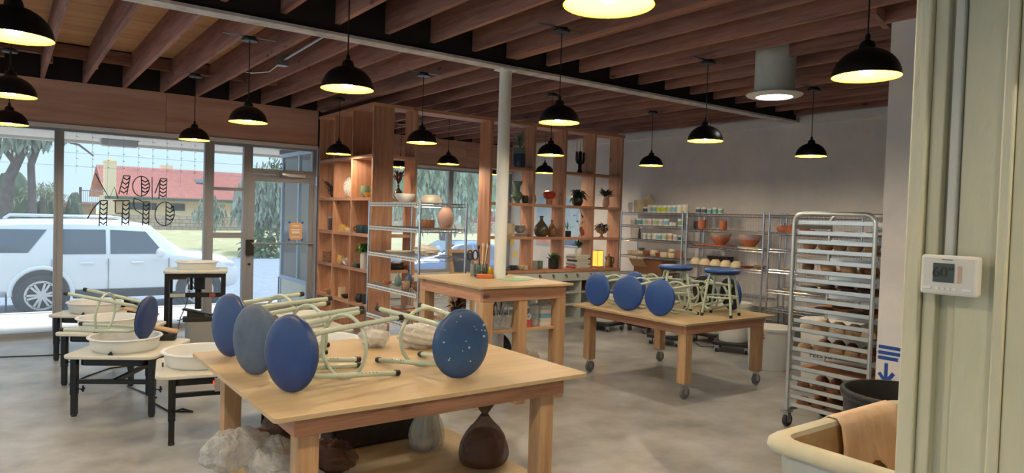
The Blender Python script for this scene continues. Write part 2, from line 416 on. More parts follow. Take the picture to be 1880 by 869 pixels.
w2 = window(2, .482, 2.10, .0, 2.405, 9.55, (.06, .035, .06, .03))
window(3, 2.102, 2.60, .0, 2.405, 9.55, (.075, .05, .08, .04), ((1.15, 1.22), (1.775, 1.815)))
w4 = window(4, 2.602, 3.54, 2.02, 2.405, 9.55, (.06, .06, .07, .03))
# door
d1 = struct('door_1', B().box(2.605, 2.70, 9.52, 9.57, .01, 2.015).box(3.44, 3.535, 9.52, 9.57, .01, 2.015).box(2.70, 3.44, 9.52, 9.57, 1.92, 2.015).box(2.70, 3.44, 9.52, 9.57, .01, .26), M['alu_frame'])
part('pane', B().box(2.70, 3.44, 9.541, 9.549, .26, 1.92), M['glass'], d1)
part('push_bar', B().cyl((2.66, 9.48, 1.08), (3.5, 9.48, 1.08), .014, n=10).cyl((2.67, 9.52, 1.08), (2.67, 9.48, 1.08), .012).cyl((3.49, 9.52, 1.08), (3.49, 9.48, 1.08), .012), M['alu_frame'], d1, 40)
part('lock_plate', B().box(2.59, 2.69, 9.48, 9.519, .92, 1.13), M['black_plastic'], d1, bevel=.006)
part('lock_cylinder', B().cyl((2.64, 9.519, .8), (2.64, 9.505, .8), .018), M['black_plastic'], d1, 40)
cl = part('door_closer', B().box(3.02, 3.36, 9.44, 9.515, 1.99, 2.05), M['galv'], d1, bevel=.008)
part('closer_arm', B().tube([(3.1, 9.43, 2.0), (2.85, 9.36, 2.03), (2.78, 9.5, 2.05)], .008), M['galv'], cl)
part('hinge_rail', B().box(3.50, 3.535, 9.49, 9.519, .3, 1.9), M['alu_frame'], d1)
# projecting storefront
window(5, 3.66, 6.78, .46, 2.395, 11.24, (.06, .04, .06, .03))
w6 = window(6, 6.782, 8.19, .46, 2.395, 11.24, (.05, .06, .06, .03))
b = B()
for y0, y1, z0, z1 in ((9.61, 9.67, 0, 2.44), (11.13, 11.2, 0, 2.44), (10.36, 10.41, .5, 2.4), (9.67, 11.13, .44, .5), (9.67, 11.13, 2.38, 2.44)): b.box(3.585, 3.635, y0, y1, z0, z1)
w7 = struct('window_7', b, M['blue_frame'])
part('pane', B().box(3.606, 3.614, 9.67, 11.13, .5, 2.38), M['glass'], w7)
part('panel', B().box(3.595, 3.625, 9.67, 11.13, .001, .44), M['white_paint'], w7)
# solid walls
wr = struct('wall_right', B().box(XR, XR+.15, YB, 11.3, 0, 3.25), M['plaster'])
part('concrete_base', B().box(XR-.05, XR, YB+.1, 7.2, .001, .44), M['stem'], wr)
struct('trim_3', B().box(XR-.025, XR, YB+.1, 11.18, 2.84, 2.949), M['plaster'])
struct('wall_stub', B().box(4.86, 5.0, YB, 2.31, 0, 3.25), M['plaster'])
struct('wall_left', B().box(XL-.15, XL, YB, 9.6, 0, .35).box(XL-.15, XL, YB, 9.6, 2.5, 3.3).box(XL-.15, XL, YB, YB+.3, .35, 2.5).box(XL-.15, XL, 9.3, 9.6, .35, 2.5).box(XL-.15, XL, 2.6, 2.8, .35, 2.5), M['plaster'])  # unseen wall, opened up to let in extra daylight
wl = struct('window_8', B().box(XL-.1, XL-.04, -3.7, 9.3, .35, .41).box(XL-.1, XL-.04, -3.7, 9.3, 2.44, 2.5).box(XL-.1, XL-.04, -.6, -.54, .41, 2.44).box(XL-.1, XL-.04, 5.9, 5.96, .41, 2.44), M['alu_frame'])  # window added out of view to brighten the room
part('pane', B().box(XL-.074, XL-.066, -3.7, 9.3, .41, 2.44), M['glass'], wl)
struct('wall_back', B().box(XL, XR, YB-.15, YB, 0, 3.3), M['plaster'])
# near boarded wall with thermostat
wn = struct('wall_near', B().box(1.70, 1.82, YB, .70, 0, 2.949), M['painted'])
part('corner_post', B().box(1.655, 1.83, .701, .735, .001, 2.948), M['painted'], wn, bevel=.004)
part('batten', B().box(1.672, 1.699, .672, .70, .001, 2.948), M['painted'], wn, bevel=.004)
part('board', B().box(1.688, 1.6995, .562, .64, .001, 2.948), M['painted'], wn, bevel=.003)
part('batten', B().box(1.655, 1.699, .535, .556, .001, 2.948), M['painted'], wn, bevel=.004)
part('board', B().box(1.665, 1.699, .2, .534, .001, 2.948), M['painted'], wn, bevel=.003)
part('board', B().box(1.688, 1.6995, -.3, .19, .001, 2.948), M['painted'], wn)
part('wire_conduit', B().box(1.678, 1.699, .643, .662, 1.49, 2.948), M['white_paint'], wn, bevel=.004)
part('wall_patch', B().box(1.640, 1.664, .34, .52, 1.93, 2.945), M['painted'], wn, bevel=.004)
t = thing('thermostat', 'white digital wall thermostat with grey screen on the boarded wall', 'thermostat', (1.654, .632, 1.452))
part('body', B().box(-.026, .0, -.056, .056, -.043, .043), M['thermo'], t, bevel=.006)
part('screen', B().box(-.0285, -.0262, -.012, .029, -.015, .026), M['lcd'], t)
part('rocker', B().rrect(-.0305, -.0262, -.0255, -.019, -.014, .022, .002), M['glaze_pink'], t, bevel=.001)
for i, y in enumerate((.04, .02, .009, -.002, -.013, -.036)):
    part('button', B().box(-.029, -.0262, y-(.008 if i in (0, 5) else .0035), y+(.008 if i in (0, 5) else .0035), -.031, -.026), M['white_plastic'], t)
def text(name, body, size, m, parent, origin, ux, uy, thick=.0006):
    cu = bpy.data.curves.new('t', 'FONT'); cu.body = body; cu.size = size; cu.extrude = thick; cu.align_x = 'CENTER'; cu.align_y = 'CENTER'
    tmp = bpy.data.objects.new('t', cu); C.objects.link(tmp); dg = bpy.context.evaluated_depsgraph_get()
    me = bpy.data.meshes.new_from_object(tmp.evaluated_get(dg)); bpy.data.objects.remove(tmp); bpy.data.curves.remove(cu)
    ux, uy, og = Vector(ux), Vector(uy), Vector(origin); w = ux.cross(uy)
    for v in me.vertices: v.co = og+ux*v.co.x+uy*v.co.y+w*v.co.z
    me.materials.clear(); return part(name, me, m, parent)
text('digits', '60°', .031, M['lcd_ink'], t, (-.0292, .009, .006), (0, -1, 0), (0, 0, 1))
part('maker_mark', B().box(-.0268, -.0261, -.008, .013, .033, .0345), M['lcd_ink'], t)
# tape notice on stub wall
t = thing('tape_notice', 'blue painter tape strips and down arrow on the grey pillar wall', 'tape', (4.859, 2.22, .48))
def strip(y0, y1, z0, z1):
    poly = []; n = 12
    for i in range(n+1): poly.append((y0+(y1-y0)*i/n, z0))
    for k in range(3): poly.append((y1+(.004 if k % 2 else -.003), z0+(z1-z0)*(k+.5)/3))
    for i in range(n+1): poly.append((y1+(y0-y1)*i/n, z1))
    for k in range(3): poly.append((y0+(.004 if k % 2 else -.003), z1+(z0-z1)*(k+.5)/3))
    return poly
for y0, y1, z0 in ((2.095, 2.296, .722), (2.10, 2.298, .684), (2.165, 2.298, .648)):
    o = part('tape_strip', B((0, 2.22, .48)).prism(strip(y0, y1, z0, z0+.024), 0, -.0015, 'x'), M['tape_blue'], t)
part('arrow', B((0, 2.22, .48)).prism([(2.252, .625), (2.229, .627), (2.229, .53), (2.2, .572), (2.18, .555), (2.236, .478), (2.296, .545), (2.278, .562), (2.252, .53)], 0, -.0015, 'x'), M['tape_blue'], t)
# big canvas on the right wall
t = thing('painting', 'large pale blue painted canvas on the right wall behind the open shelves', 'painting', (8.197, 9.7, 1.04))
part('canvas', B((8.197, 9.7, 1.04)).box(8.165, 8.197, 9.05, 10.32, 1.04, 1.93), M['canvas_blue'], t)
part('red_bloom', B((8.197, 9.7, 1.04)).prism([(10.3, 1.06), (9.85, 1.06), (9.92, 1.25), (10.1, 1.33), (10.3, 1.3)], 8.165, 8.162, 'x'), M['canvas_red'], t)
part('dark_band', B((8.197, 9.7, 1.04)).prism([(9.82, 1.06), (9.06, 1.06), (9.06, 1.14), (9.5, 1.2), (9.84, 1.26)], 8.165, 8.1625, 'x'), M['canvas_navy'], t)
for i, (y, z) in enumerate(((11.02, .80), (11.12, 1.03))):
    solo('dot_sticker', B().cyl((0, 0, 0), (-.003, 0, 0), .075, n=20), M['dot'], ['round yellow sticker low on the wall by the far window', 'round yellow sticker high beside the far window frame'][i], 'sticker', (8.198, y, z), group='round yellow stickers')
# ================================================================ OUTSIDE
b = B(); b.add([(-14, 9.6, -.03), (40, 9.6, -.03), (40, 15, -.46), (-14, 15, -.46), (-14, 9.6, -.8), (40, 9.6, -.8), (40, 15, -.8), (-14, 15, -.8)], [(0, 1, 2, 3), (7, 6, 5, 4), (0, 4, 5, 1), (3, 2, 6, 7)])
b.box(-14, -4.16, -20, 9.599, -.6, -.03)
tag(part('sidewalk', b, M['sidewalk']), kind='structure')
tag(part('kerb', B().box(-14, 40, 15.001, 15.16, -.8, -.45), M['sidewalk']), kind='structure')
tag(part('road', B().box(-60, 120, 15.161, 31, -.8, -.62), M['asphalt']), kind='structure')
b = B(); b.add([(-60, 31, -.60), (120, 31, -.60), (120, 42, .25), (-60, 42, .25), (120, 160, .3), (-60, 160, .3)], [(0, 1, 2, 3), (3, 2, 4, 5)])
tag(part('grass_verge', b, M['verge']), kind='structure')
tag(part('soffit', B().box(-8, 3.55, 9.62, 12.4, 2.5, 2.62).box(3.55, 14, 11.32, 12.4, 2.5, 2.62).box(-8, 14, 12.3, 12.4, 2.46, 2.5), M['soffit']), kind='structure')
t = thing('soffit_light', 'grey rectangular fluorescent light under the outdoor soffit', 'light', (1.35, 11.7, 2.5))
part('housing', B().box(-.24, .24, -.1, .1, -.09, -.001), M['alu_frame'], t, bevel=.01)
part('lens', B().box(-.22, .22, -.085, .085, -.105, -.09), M['white_plastic'], t)
# lettering painted on window 2, seen from behind
def wp(cx, cy): return (.770+.001216*cx, 9.543, 2.150-.001326*cy+.0000746*cx)
def strokes(name, lines, hatch=None, r=.0062):
    b = B()
    for L in lines: b.tube([wp(*q) for q in L], r, 5)
    if hatch:
        x0, x1, y0, y1, sl_, n = hatch
        for k in range(n):
            y = y0+(y1-y0)*(k+.25)/n; dy = (y1-y0)/n*.55; s_ = sl_*(y-y0)
            b.tube([wp(x0+s_, y), wp((x0+x1)/2+s_, y+dy), wp(x1+s_, y)], r*1.25, 5)
    part('letter', b, M['ink'], w2)
def ell(cx, cy, rx, ry, a0=0, a1=360, n=28): return [(cx+rx*math.cos(R(a0+(a1-a0)*i/n)), cy+ry*math.sin(R(a0+(a1-a0)*i/n))) for i in range(n+1)]
strokes('W', [[(75, 190), (130, 300), (195, 410), (237, 310), (268, 415)], [(315, 208), (275, 375)], [(372, 210), (345, 380)], [(315, 208), (372, 210)]], (318, 370, 215, 375, -.2, 4))
strokes('O', [ell(472, 305, 76, 92), [(472, 214), (478, 396)]], (476, 540, 240, 370, 0, 4))
strokes('N', [[(570, 225), (573, 420)], [(598, 375), (642, 250)], [(645, 235), (635, 425)], [(707, 238), (702, 420)], [(645, 235), (707, 238)]], (643, 703, 240, 415, 0, 5))
strokes('N', [[(12, 590), (60, 500), (118, 432)], [(118, 432), (110, 660)], [(178, 432), (172, 662)], [(118, 432), (178, 432)]], (116, 174, 440, 655, 0, 5))
strokes('E', [[(225, 435), (370, 437)], [(245, 440), (247, 545)], [(250, 548), (310, 552)], [(312, 440), (306, 662)], [(369, 440), (366, 664)]], (311, 366, 450, 660, 0, 5))
strokes('P', [[(410, 415), (405, 470), (425, 525), (490, 568)], [(410, 415), (450, 430), (490, 450)], [(495, 450), (490, 670)], [(547, 452), (545, 672)], [(495, 450), (547, 452)]], (494, 545, 460, 665, 0, 5))
strokes('O', [ell(692, 568, 90, 112), [(704, 458), (702, 680)]], (704, 776, 490, 640, 0, 4))
text('house_number', '1218', .11, M['ink'], w4, (3.02, 9.544, 2.14), (-1, 0, 0), (0, 0, 1))
for i in range(9):    # light strings hung behind the glass
    x = .66+i*.16; z0 = 1.9-.14*((i*7) % 4)
    o = solo('light_string', None or B((x, 9.53, z0)).tube([(x, 9.53, 2.395), (x+.006, 9.53, 2.1), (x, 9.53, z0)], .0016, 4), M['white_plastic'],
             '%s string of tiny white lights from the left, hung in the lettered window' % ORD[i], 'string light', (x, 9.53, z0), group='light strings in the window')
    for k in range(5):
        z = 2.33-k*.085
        if z > z0+.02: part('mini_bulb', B((x, 9.53, z0)).cyl((x, 9.53, z), (x+.022, 9.528, z-.006), .003, n=5), M['alu_frame'], o)
t = thing('door_poster', 'small orange paper notice taped to the glass door', 'poster', (3.27, 9.536, 1.25))
part('sheet', B((3.27, 9.536, 1.25)).box(3.18, 3.36, 9.536, 9.5375, 1.13, 1.37), M['poster'], t)
for z, w_, h_ in ((1.325, .05, .008), (1.27, .06, .008), (1.235, .055, .014), (1.17, .06, .006)): part('printed_line', B().box(-w_, w_, -.0012, -.0002, z-1.25-h_, z-1.25+h_), M['poster_text'], t)
for dx in (-.09, .09):
    for dz in (-.12, .12): part('tape_corner', B().obox((dx, -.001, dz), (.014, 0, .006), (0, .0006, 0), (-.005, 0, .012)), M['tape_blue'], t)
# --- vehicles
def loft(st):
    b = B(); n = None; rows = []
    for (x, zb, zs, belt, roof, w, wt) in st:
        h = [(w*.86, zb), (w*.98, zb+.12), (w, zs), (w*.985, (zs+belt)/2+.05), (w*.955, belt), (wt, roof-.07), (wt-.07, roof-.015), (wt*.5, roof+.02), (0, roof+.03)]
        rows.append([(x, -y, z) for y, z in h]+[(x, y, z) for y, z in reversed(h[:-1])])
    n = len(rows[0]); fs = []
    for i in range(len(rows)-1): fs += [(i*n+k, (i+1)*n+k, (i+1)*n+(k+1) % n, i*n+(k+1) % n) for k in range(n)]
    fs += [tuple(range(n)), tuple(range((len(rows)-1)*n, len(rows)*n))[::-1]]
    return b.add([p for r_ in rows for p in r_], fs)
def wheel(t, x, y, r, name='wheel', spokes=6):
    s = -1 if y < 0 else 1
    o = part(name, B().lathe([(.0, -.1), (r*.6, -.11), (r*.66, -.12), (r*.95, -.11), (r, -.06), (r, .06), (r*.95, .11), (r*.66, .12)], 32, (x, y, r), Matrix.Rotation(R(90), 4, 'X')), M['tyre'], t, 40)
    b = B().lathe([(r*.62, 0), (r*.72, 0), (r*.72, .03), (r*.62, .03), (r*.62, 0)], 32, (0, 0, 0), Matrix.Rotation(R(-90*s), 4, 'X'))
    b.cyl((0, 0, 0), (0, s*.04, 0), r*.17, n=16)
    for k in range(spokes):
        a = R(360*k/spokes+8); d = Vector((math.cos(a), 0, math.sin(a))); q = Vector((-math.sin(a), 0, math.cos(a)))
        b.obox(d*r*.40+q*r*.07+Vector((0, s*.015, 0)), d*r*.25+q*r*.03, Vector((0, .015, 0)), q*r*.05).obox(d*r*.40-q*r*.07+Vector((0, s*.015, 0)), d*r*.25-q*r*.03, Vector((0, .015, 0)), q*r*.05)
    b.v = [p+Vector((x, y+s*.09, r)) for p in b.v]
    part('rim', b, M['rim'], o, 40)
def side_patch(t, name, poly, st, m, s=-1, out=.012):
    # poly in (x,z); follows the inclined side of the cabin
    def yy(x, z):
        for a, c in zip(st[:-1], st[1:]):
            if a[0] <= x <= c[0]:
                k = (x-a[0])/(c[0]-a[0]); q = [a[i]+(c[i]-a[i])*k for i in range(7)]; break
        x_, zb, zs, belt, roof, w, wt = q
        if z > belt: return w*.955+(wt-w*.955)*min(1, (z-belt)/max(.01, roof-.07-belt))
        return w*.985
    n = len(poly); vo = [(x, s*(yy(x, z)+out), z) for x, z in poly]; vi = [(x, s*(yy(x, z)-.02), z) for x, z in poly]
    return part(name, B().add(vo+vi, [tuple(range(n)), tuple(range(2*n-1, n-1, -1))]+[(k, (k+1) % n, n+(k+1) % n, n+k) for k in range(n)]), M[m], t)
suv = thing('suv', 'white four-door off-road SUV parked at the kerb outside the left window', 'car', (.57, 16.78, -.62))
ST = [(-1.16, .5, .7, .86, .92, .80, .70), (-1.12, .42, .7, 1.08, 1.14, .90, .78), (-1.02, .38, .7, 1.14, 1.5, .94, .76), (-.86, .36, .7, 1.15, 1.76, .95, .74), (-.4, .36, .7, 1.14, 1.80, .95, .73), (.6, .36, .7, 1.13, 1.82, .95, .73), (1.5, .36, .7, 1.12, 1.80, .95, .73), (1.9, .36, .7, 1.12, 1.74, .95, .72), (2.2, .36, .7, 1.12, 1.46, .95, .76), (2.55, .36, .7, 1.1, 1.19, .95, .82), (3.0, .38, .7, 1.04, 1.15, .95, .78), (3.4, .42, .72, .96, 1.07, .92, .72), (3.58, .45, .72, .86, .93, .84, .62), (3.66, .5, .7, .74, .8, .70, .5)]
part('body', loft(ST), M['car_white'], suv, 35)
for s in (-1, 1):
    for nm, poly in (('window', [(-.95, 1.2), (-.22, 1.2), (.08, 1.64), (-.72, 1.64), (-.86, 1.5)]), ('window', [(.3, 1.17), (1.06, 1.17), (1.06, 1.65), (.32, 1.65), (.2, 1.3)]), ('window', [(1.14, 1.17), (2.12, 1.17), (1.78, 1.62), (1.14, 1.65)])):
        side_patch(suv, nm, poly, ST, 'car_glass', s)
    for x in (.62, 1.5):
        part('door_handle', B().cyl((x, s*.955, 1.0), (x+.22, s*.955, 1.0), .022, n=8), M['car_white'], suv, 40)
    for x in (.16, 1.1, 2.2):
        part('door_seam', B().obox((x, s*.945, .75), (.004, 0, 0), (0, .012, 0), (.0, 0, .33)), M['tyre'], suv)
    part('side_step', B().box(.5, 2.25, min(s*.9, s*.96), max(s*.9, s*.96), .3, .46), M['tyre'], suv, bevel=.03)
    part('mirror', B().blob((2.02, s*1.06, 1.2), .09, .13, .1, amp=.03), M['car_white'], suv, 60)
    part('head_lamp', B().blob((3.38, s*.79, .93), .17, .12, .09, amp=.02), M['head_lamp'], suv, 60)
    part('roof_rail', B().tube([(-.6, s*.6, 1.82), (-.5, s*.6, 1.9), (1.3, s*.6, 1.9), (1.5, s*.6, 1.83)], .022, 6), M['rim'], suv, 40)
    for x in (0, 2.79):
        ar = [(x+.5*math.cos(R(a)), s*.955, .42+.5*math.sin(R(a))) for a in range(-8, 189, 12)]
        part('fender_flare', B().tube(ar, .045, 8), M['car_white'], suv, 60)
        part('wheel_well', B().cyl((x, s*.7, .42), (x, s*.957, .42), .475, n=28), M['tyre'], suv, 40)
        wheel(suv, x, s*.9, .39)
    part('mud_flap', B().box(-.56, -.53, s*.9-.08, s*.9+.08, .12, .42), M['tyre'], suv)
sed = thing('sedan', 'blue-grey sedan parked outside behind the chrome wire shelf', 'car', (9.1, 16.1, -.62))
S2 = [(-.98, .4, .55, .72, .8, .72, .55), (-.92, .3, .55, .88, .96, .85, .68), (-.5, .25, .55, .94, 1.06, .9, .72), (-.05, .22, .55, .95, 1.14, .91, .66), (.5, .22, .55, .95, 1.38, .91, .6), (1.0, .22, .55, .95, 1.45, .91, .58), (1.6, .22, .55, .94, 1.44, .91, .58), (2.1, .22, .55, .93, 1.28, .91, .62), (2.75, .22, .55, .92, 1.0, .91, .74), (3.3, .25, .55, .84, .92, .88, .7), (3.75, .3, .5, .7, .78, .8, .6), (3.85, .38, .5, .6, .66, .6, .45)]
part('body', loft(S2), M['car_blue'], sed, 35)
for s in (-1, 1):
    for poly in ([(.12, 1.02), (.98, .99), (.98, 1.37), (.62, 1.36)], [(1.06, .99), (2.2, .99), (1.9, 1.24), (1.55, 1.37), (1.06, 1.38)]): side_patch(sed, 'window', poly, S2, 'car_glass', s)
    part('tail_lamp', B().blob((-.86, s*.68, .83), .1, .16, .07, amp=.02), M['tail_lamp'], sed, 60)
    for x in (0, 2.75):
        part('wheel_well', B().cyl((x, s*.6, .36), (x, s*.915, .36), .4, n=26), M['tyre'], sed, 40); wheel(sed, x, s*.86, .33)
    for x in (.95, 1.65): part('door_handle', B().cyl((x-.3, s*.915, .86), (x-.12, s*.915, .86), .016, n=8), M['car_blue'], sed)
b = B(); b.add([(.08, -.6, 1.17), (.08, .6, 1.17), (.56, .5, 1.42), (.56, -.5, 1.42)], [(0, 3, 2, 1)]); b.v = [p+Vector((-.012, 0, .03)) for p in b.v]
part('rear_window', b, M['car_glass'], sed)
# --- house across the road
h = thing('house', 'yellow bungalow with red tiled roof across the road', 'house', (9, 46, .3))
HO = (9, 46, .3)
part('wall', B(HO).box(4.9, 19.4, 44.6, 52, .3, 2.1), M['house_yellow'], h)
b = B(HO); n = 150
for i in range(n):
    x0 = 4.4+i*(15.6/n); x1 = x0+15.6/n; xm = (x0+x1)/2
    b.add([(x0, 43.9, 1.98), (xm, 43.9, 2.06), (x1, 43.9, 1.98), (x0, 48.6, 3.86), (xm, 48.6, 3.95), (x1, 48.6, 3.86), (x0, 53, 2.0), (x1, 53, 2.0)], [(0, 1, 4, 3), (1, 2, 5, 4), (3, 5, 7, 6)])
part('tiled_roof', b, M['roof_red'], h)
part('eave_board', B(HO).box(4.4, 20.0, 43.86, 43.92, 1.84, 1.99), M['roof_trim'], h)
for x0, x1, z0, z1 in ((5.7, 7.1, 1.28, 1.68), (7.85, 8.6, 1.28, 1.7), (11.3, 12.1, 1.2, 1.7), (16.0, 17.5, 1.2, 1.7)):
    o = part('window', B(HO).box(x0, x1, 44.54, 44.6, z0, z1), M['roof_trim'], h); part('pane', B(HO).box(x0+.04, x1-.04, 44.52, 44.54, z0+.04, z1-.04), M['dark_glass'], o)
o = part('chimney', B(HO).box(4.4, 4.95, 43.9, 44.7, .3, 3.85), M['house_yellow'], h)
part('chimney_cap', B(HO).box(4.36, 4.99, 43.86, 44.74, 3.85, 3.95).box(4.6, 4.8, 44.1, 44.4, 3.95, 4.1), M['house_yellow'], o)
o = part('chimney', B(HO).box(8.0, 8.7, 48.9, 49.5, 3.3, 4.15), M['house_yellow'], h)
part('skylight', B(HO).obox((9.9, 46.6, 3.13), (.35, 0, 0), (0, .3, .12), (0, -.02, .04)), M['dark_glass'], h)
bw = thing('block_wall', 'low tan masonry garden wall in front of the yellow house', 'wall', (12, 42, .2))
m_, t_, p_ = nodes('blockwork'); br = N(t_, 'ShaderNodeTexBrick', Scale=1.0); br.inputs['Brick Width'].default_value = .4; br.inputs['Row Height'].default_value = .2; br.inputs['Mortar Size'].default_value = .02
br.inputs['Color1'].default_value = rgb((206, 182, 158)); br.inputs['Color2'].default_value = rgb((190, 166, 144)); br.inputs['Mortar'].default_value = rgb((150, 132, 116))
tx = N(t_, 'ShaderNodeTexCoord'); mpn = N(t_, 'ShaderNodeMapping'); mpn.inputs['Rotation'].default_value = (R(90), 0, 0); t_.links.new(tx.outputs['Object'], mpn.inputs[0]); t_.links.new(mpn.outputs[0], br.inputs[0]); t_.links.new(br.outputs[0], p_.inputs['Base Color']); p_.inputs['Roughness'].default_value = .9
part('masonry', B((12, 42, .2)).box(2.5, 30, 42, 42.2, .2, 1.0), m_, bw)
for i in range(12): part('pier', B((12, 42, .2)).box(2.6+i*2.4, 3.0+i*2.4, 41.9, 42.3, .2, 1.1), m_, bw)
t = thing('shed', 'flat-roofed tan shed beyond the hedge across the road', 'building', (2.9, 46, .25))
part('wall', B((2.9, 46, .25)).box(1.9, 4.1, 45, 48, .25, 1.5), M['clay_tan'], t); part('roof', B((2.9, 46, .25)).box(1.8, 4.2, 44.9, 48.1, 1.5, 1.62), M['roof_red'], t)
t = thing('gate_fence', 'dark metal gate with thin bars beside the yellow chimney', 'gate', (3.8, 43, .25))
for i in range(12): part('bar', B((3.8, 43, .25)).cyl((3.25+i*.09, 43, 1.5), (3.25+i*.09, 43, 2.25), .012, n=5), M['alu_frame'], t)
part('post', B((3.8, 43, .25)).box(3.14, 3.26, 42.95, 43.05, .25, 2.4), M['bark'], t); part('rail', B((3.8, 43, .25)).box(3.2, 4.3, 42.98, 43.02, 2.2, 2.26).box(3.2, 4.3, 42.98, 43.02, 1.5, 1.55), M['alu_frame'], t)
t = thing('red_building', 'low red brick building far beyond the parked sedan', 'building', (27, 45, .28))
part('wall', B((27, 45, .28)).box(22.5, 36, 44.8, 50, .28, 1.9), M['terra_red'], t); part('roof', B((27, 45, .28)).box(22.2, 36.3, 44.5, 50.3, 1.9, 2.1), M['white_trim'], t)
for x in (23.6, 25.4, 27.2): part('window', B((27, 45, .28)).box(x, x+.9, 44.75, 44.8, .9, 1.5), M['white_trim'], t)
# --- trees
def crown(cx, cy, cz, rx, ry, rz, n, size, seed, droop=0):
    g = random.Random(seed); b = B()
    for _ in range(n):
        while True:
            p = Vector((g.uniform(-1, 1), g.uniform(-1, 1), g.uniform(-1, 1)))
            if .25 < p.length < 1: break
        q = Vector((cx+p.x*rx, cy+p.y*ry, cz+p.z*rz)); s = size*g.uniform(.6, 1.3)
        if droop:
            for k in range(droop):
                d = Vector((g.uniform(-.4, .4), g.uniform(-.4, .4), -1)); b.leaf(q, d, s*1.6, s*.28, 0); q = q+d*s*.9+Vector((g.uniform(-.1, .1)*s, 0, 0))
        else:
            b.leaf(q, (g.uniform(-1, 1), g.uniform(-1, 1), g.uniform(-.8, .6)), s*1.5, s*.4, .1)
    return b
def tree(name, label, base, trunk, crowns, leafm, r=.3, group=None):
    t = thing(name, label, 'tree', base, group=group)
    for i, tr in enumerate(trunk): part('trunk' if i == 0 else 'branch', B(base).tube(tr, [r*(1-.5*k/(len(tr)-1))*(1 if i == 0 else .4) for k in range(len(tr))], 9), M['bark'], t, 60)
    for c in crowns: part('foliage', _off(c, base), M[leafm], t)
def _off(c, base): c.v = [p-Vector(base) for p in c.v]; return c
tree('eucalyptus_tree', 'leaning eucalyptus at the left edge across the road', (-.4, 33, -.3), [[(-.4, 33, -.35), (.0, 33, 1.2), (.1, 33, 2.4), (.55, 33, 3.6), (.5, 33, 5.5)], [(.3, 33, 3), (-.5, 33, 4.2), (-.9, 33, 5)]], [crown(.3, 33, 5.2, 1.6, 1.2, 1.5, 420, .28, 3, 2)], 'leaf_euc', .27)
tree('eucalyptus_tree', 'slim forked eucalyptus just left of the first window bar', (.9, 33, -.3), [[(.9, 33, -.35), (.85, 33, 1.5), (.8, 33, 3), (1.1, 33, 4), (.9, 33, 5.6)], [(1.0, 33, 3.6), (1.6, 33, 4.1), (2.4, 33, 3.9), (2.9, 33, 3.5)]], [crown(1.2, 33, 5.0, 1.2, 1, 1.1, 260, .25, 5, 2)], 'leaf_euc', .17)
t = thing('palm_tree', 'small feathery palm between the window bar and the eucalyptus', 'tree', (1.3, 36, -.1)); b = B(); g = random.Random(4)
for k in range(16):
    a = 6.283*k/16; el = g.uniform(.2, 1.2); d = Vector((math.cos(a)*math.cos(el), math.sin(a)*math.cos(el), math.sin(el)))
    pts = [Vector((0, 0, 1.9))+d*s-Vector((0, 0, .35*s*s)) for s in (0, .35, .7, 1.05)]; b.tube(pts, .015, 4)
    for p in pts[1:]:
        for _ in range(5): b.leaf(p+Vector((g.uniform(-.1, .1), 0, g.uniform(-.1, .1))), (g.uniform(-1, 1), g.uniform(-1, 1), -.6), .4, .03)
part('fronds', b, M['leaf_euc'], t); part('trunk', B().tube([(0, 0, 0), (.03, 0, 1), (0, 0, 1.9)], .1, 8), M['bark'], t, 50)
for i, (x, y, w, hh) in enumerate(((-2.4, 39.5, 1.6, 1.5), (.2, 40, .95, 1.75), (1.75, 40.3, .55, 1.4), (2.75, 40.5, .38, 1.2))):
    solo('hedge_bush', B().blob((0, 0, hh*.6), w, 1.1, hh, 26, 16, .1, 10+i, flat=0, freq=4), M['hedge'], ['dark clipped bush at the far left across the road', 'broad dark bush behind the palm', 'rounded bush right of the first window bar', 'small bush by the metal gate'][i], 'bush', (x, y, .05), smooth=60)
tree('pepper_tree', 'large drooping pepper tree across the road behind the wire shelf', (19.5, 32.5, -.3), [[(19.5, 32.5, -.35), (19.2, 32.5, 1.2), (19.9, 32.5, 2.6), (20.4, 32.5, 4.5)], [(19.5, 32.5, 2), (17.6, 32.5, 3.6)]], [crown(18.8, 32.5, 4.3, 4.2, 1.6, 2.6, 900, .3, 21, 5)], 'leaf_out', .35)
tree('pepper_tree', 'reddish leafed tree behind the glass entrance door', (9.6, 33, -.3), [[(9.6, 33, -.35), (9.7, 33, 1.2), (9.4, 33, 2.4)], [(9.6, 33, 1.2), (10.6, 33, 2.6)]], [crown(10.0, 33, 2.1, 1.7, 1.0, 1.5, 520, .26, 23, 3)], 'leaf_euc', .16)
tree('street_tree', 'thin green tree seen through the narrow side window', (7.6, 34, -.2), [[(7.6, 34, -.25), (7.6, 34, 1.0), (7.8, 34, 1.6)]], [crown(7.6, 34, 1.4, .75, .6, .8, 150, .18, 24, 2)], 'leaf_euc', .08)
tree('street_tree', 'bare-topped tree beyond the roof of the entrance alcove', (13.2, 40, .1), [[(13.2, 40, .0), (13.3, 40, 2), (13.1, 40, 4)]], [crown(13.2, 40, 3.9, 1.8, 1, 1.3, 170, .25, 26, 2)], 'leaf_euc', .2)
for i, (x, y, rx, rz) in enumerate(((31, 60, 6, 4.2), (40, 66, 8, 5.5), (24, 70, 6, 3.4))):
    solo('far_tree', B().blob((0, 0, rz*.45), rx, 3, rz, 30, 18, .12, 40+i, flat=0, freq=3.5), M['leaf_hill'], ['rounded far green tree above the red brick building', 'tallest far green tree at the right of the street', 'low far green tree behind the pepper tree'][i], 'tree', (x, y, .3), smooth=60)
solo('grass_clump', B().add(*(lambda c: ([tuple(p) for p in c.v], c.f))(crown(0, 0, .5, 1.6, .6, .55, 260, .3, 33))), M['leaf'], 'bright green shrub on the verge seen through the door', 'shrub', (9.7, 31.2, -.58))
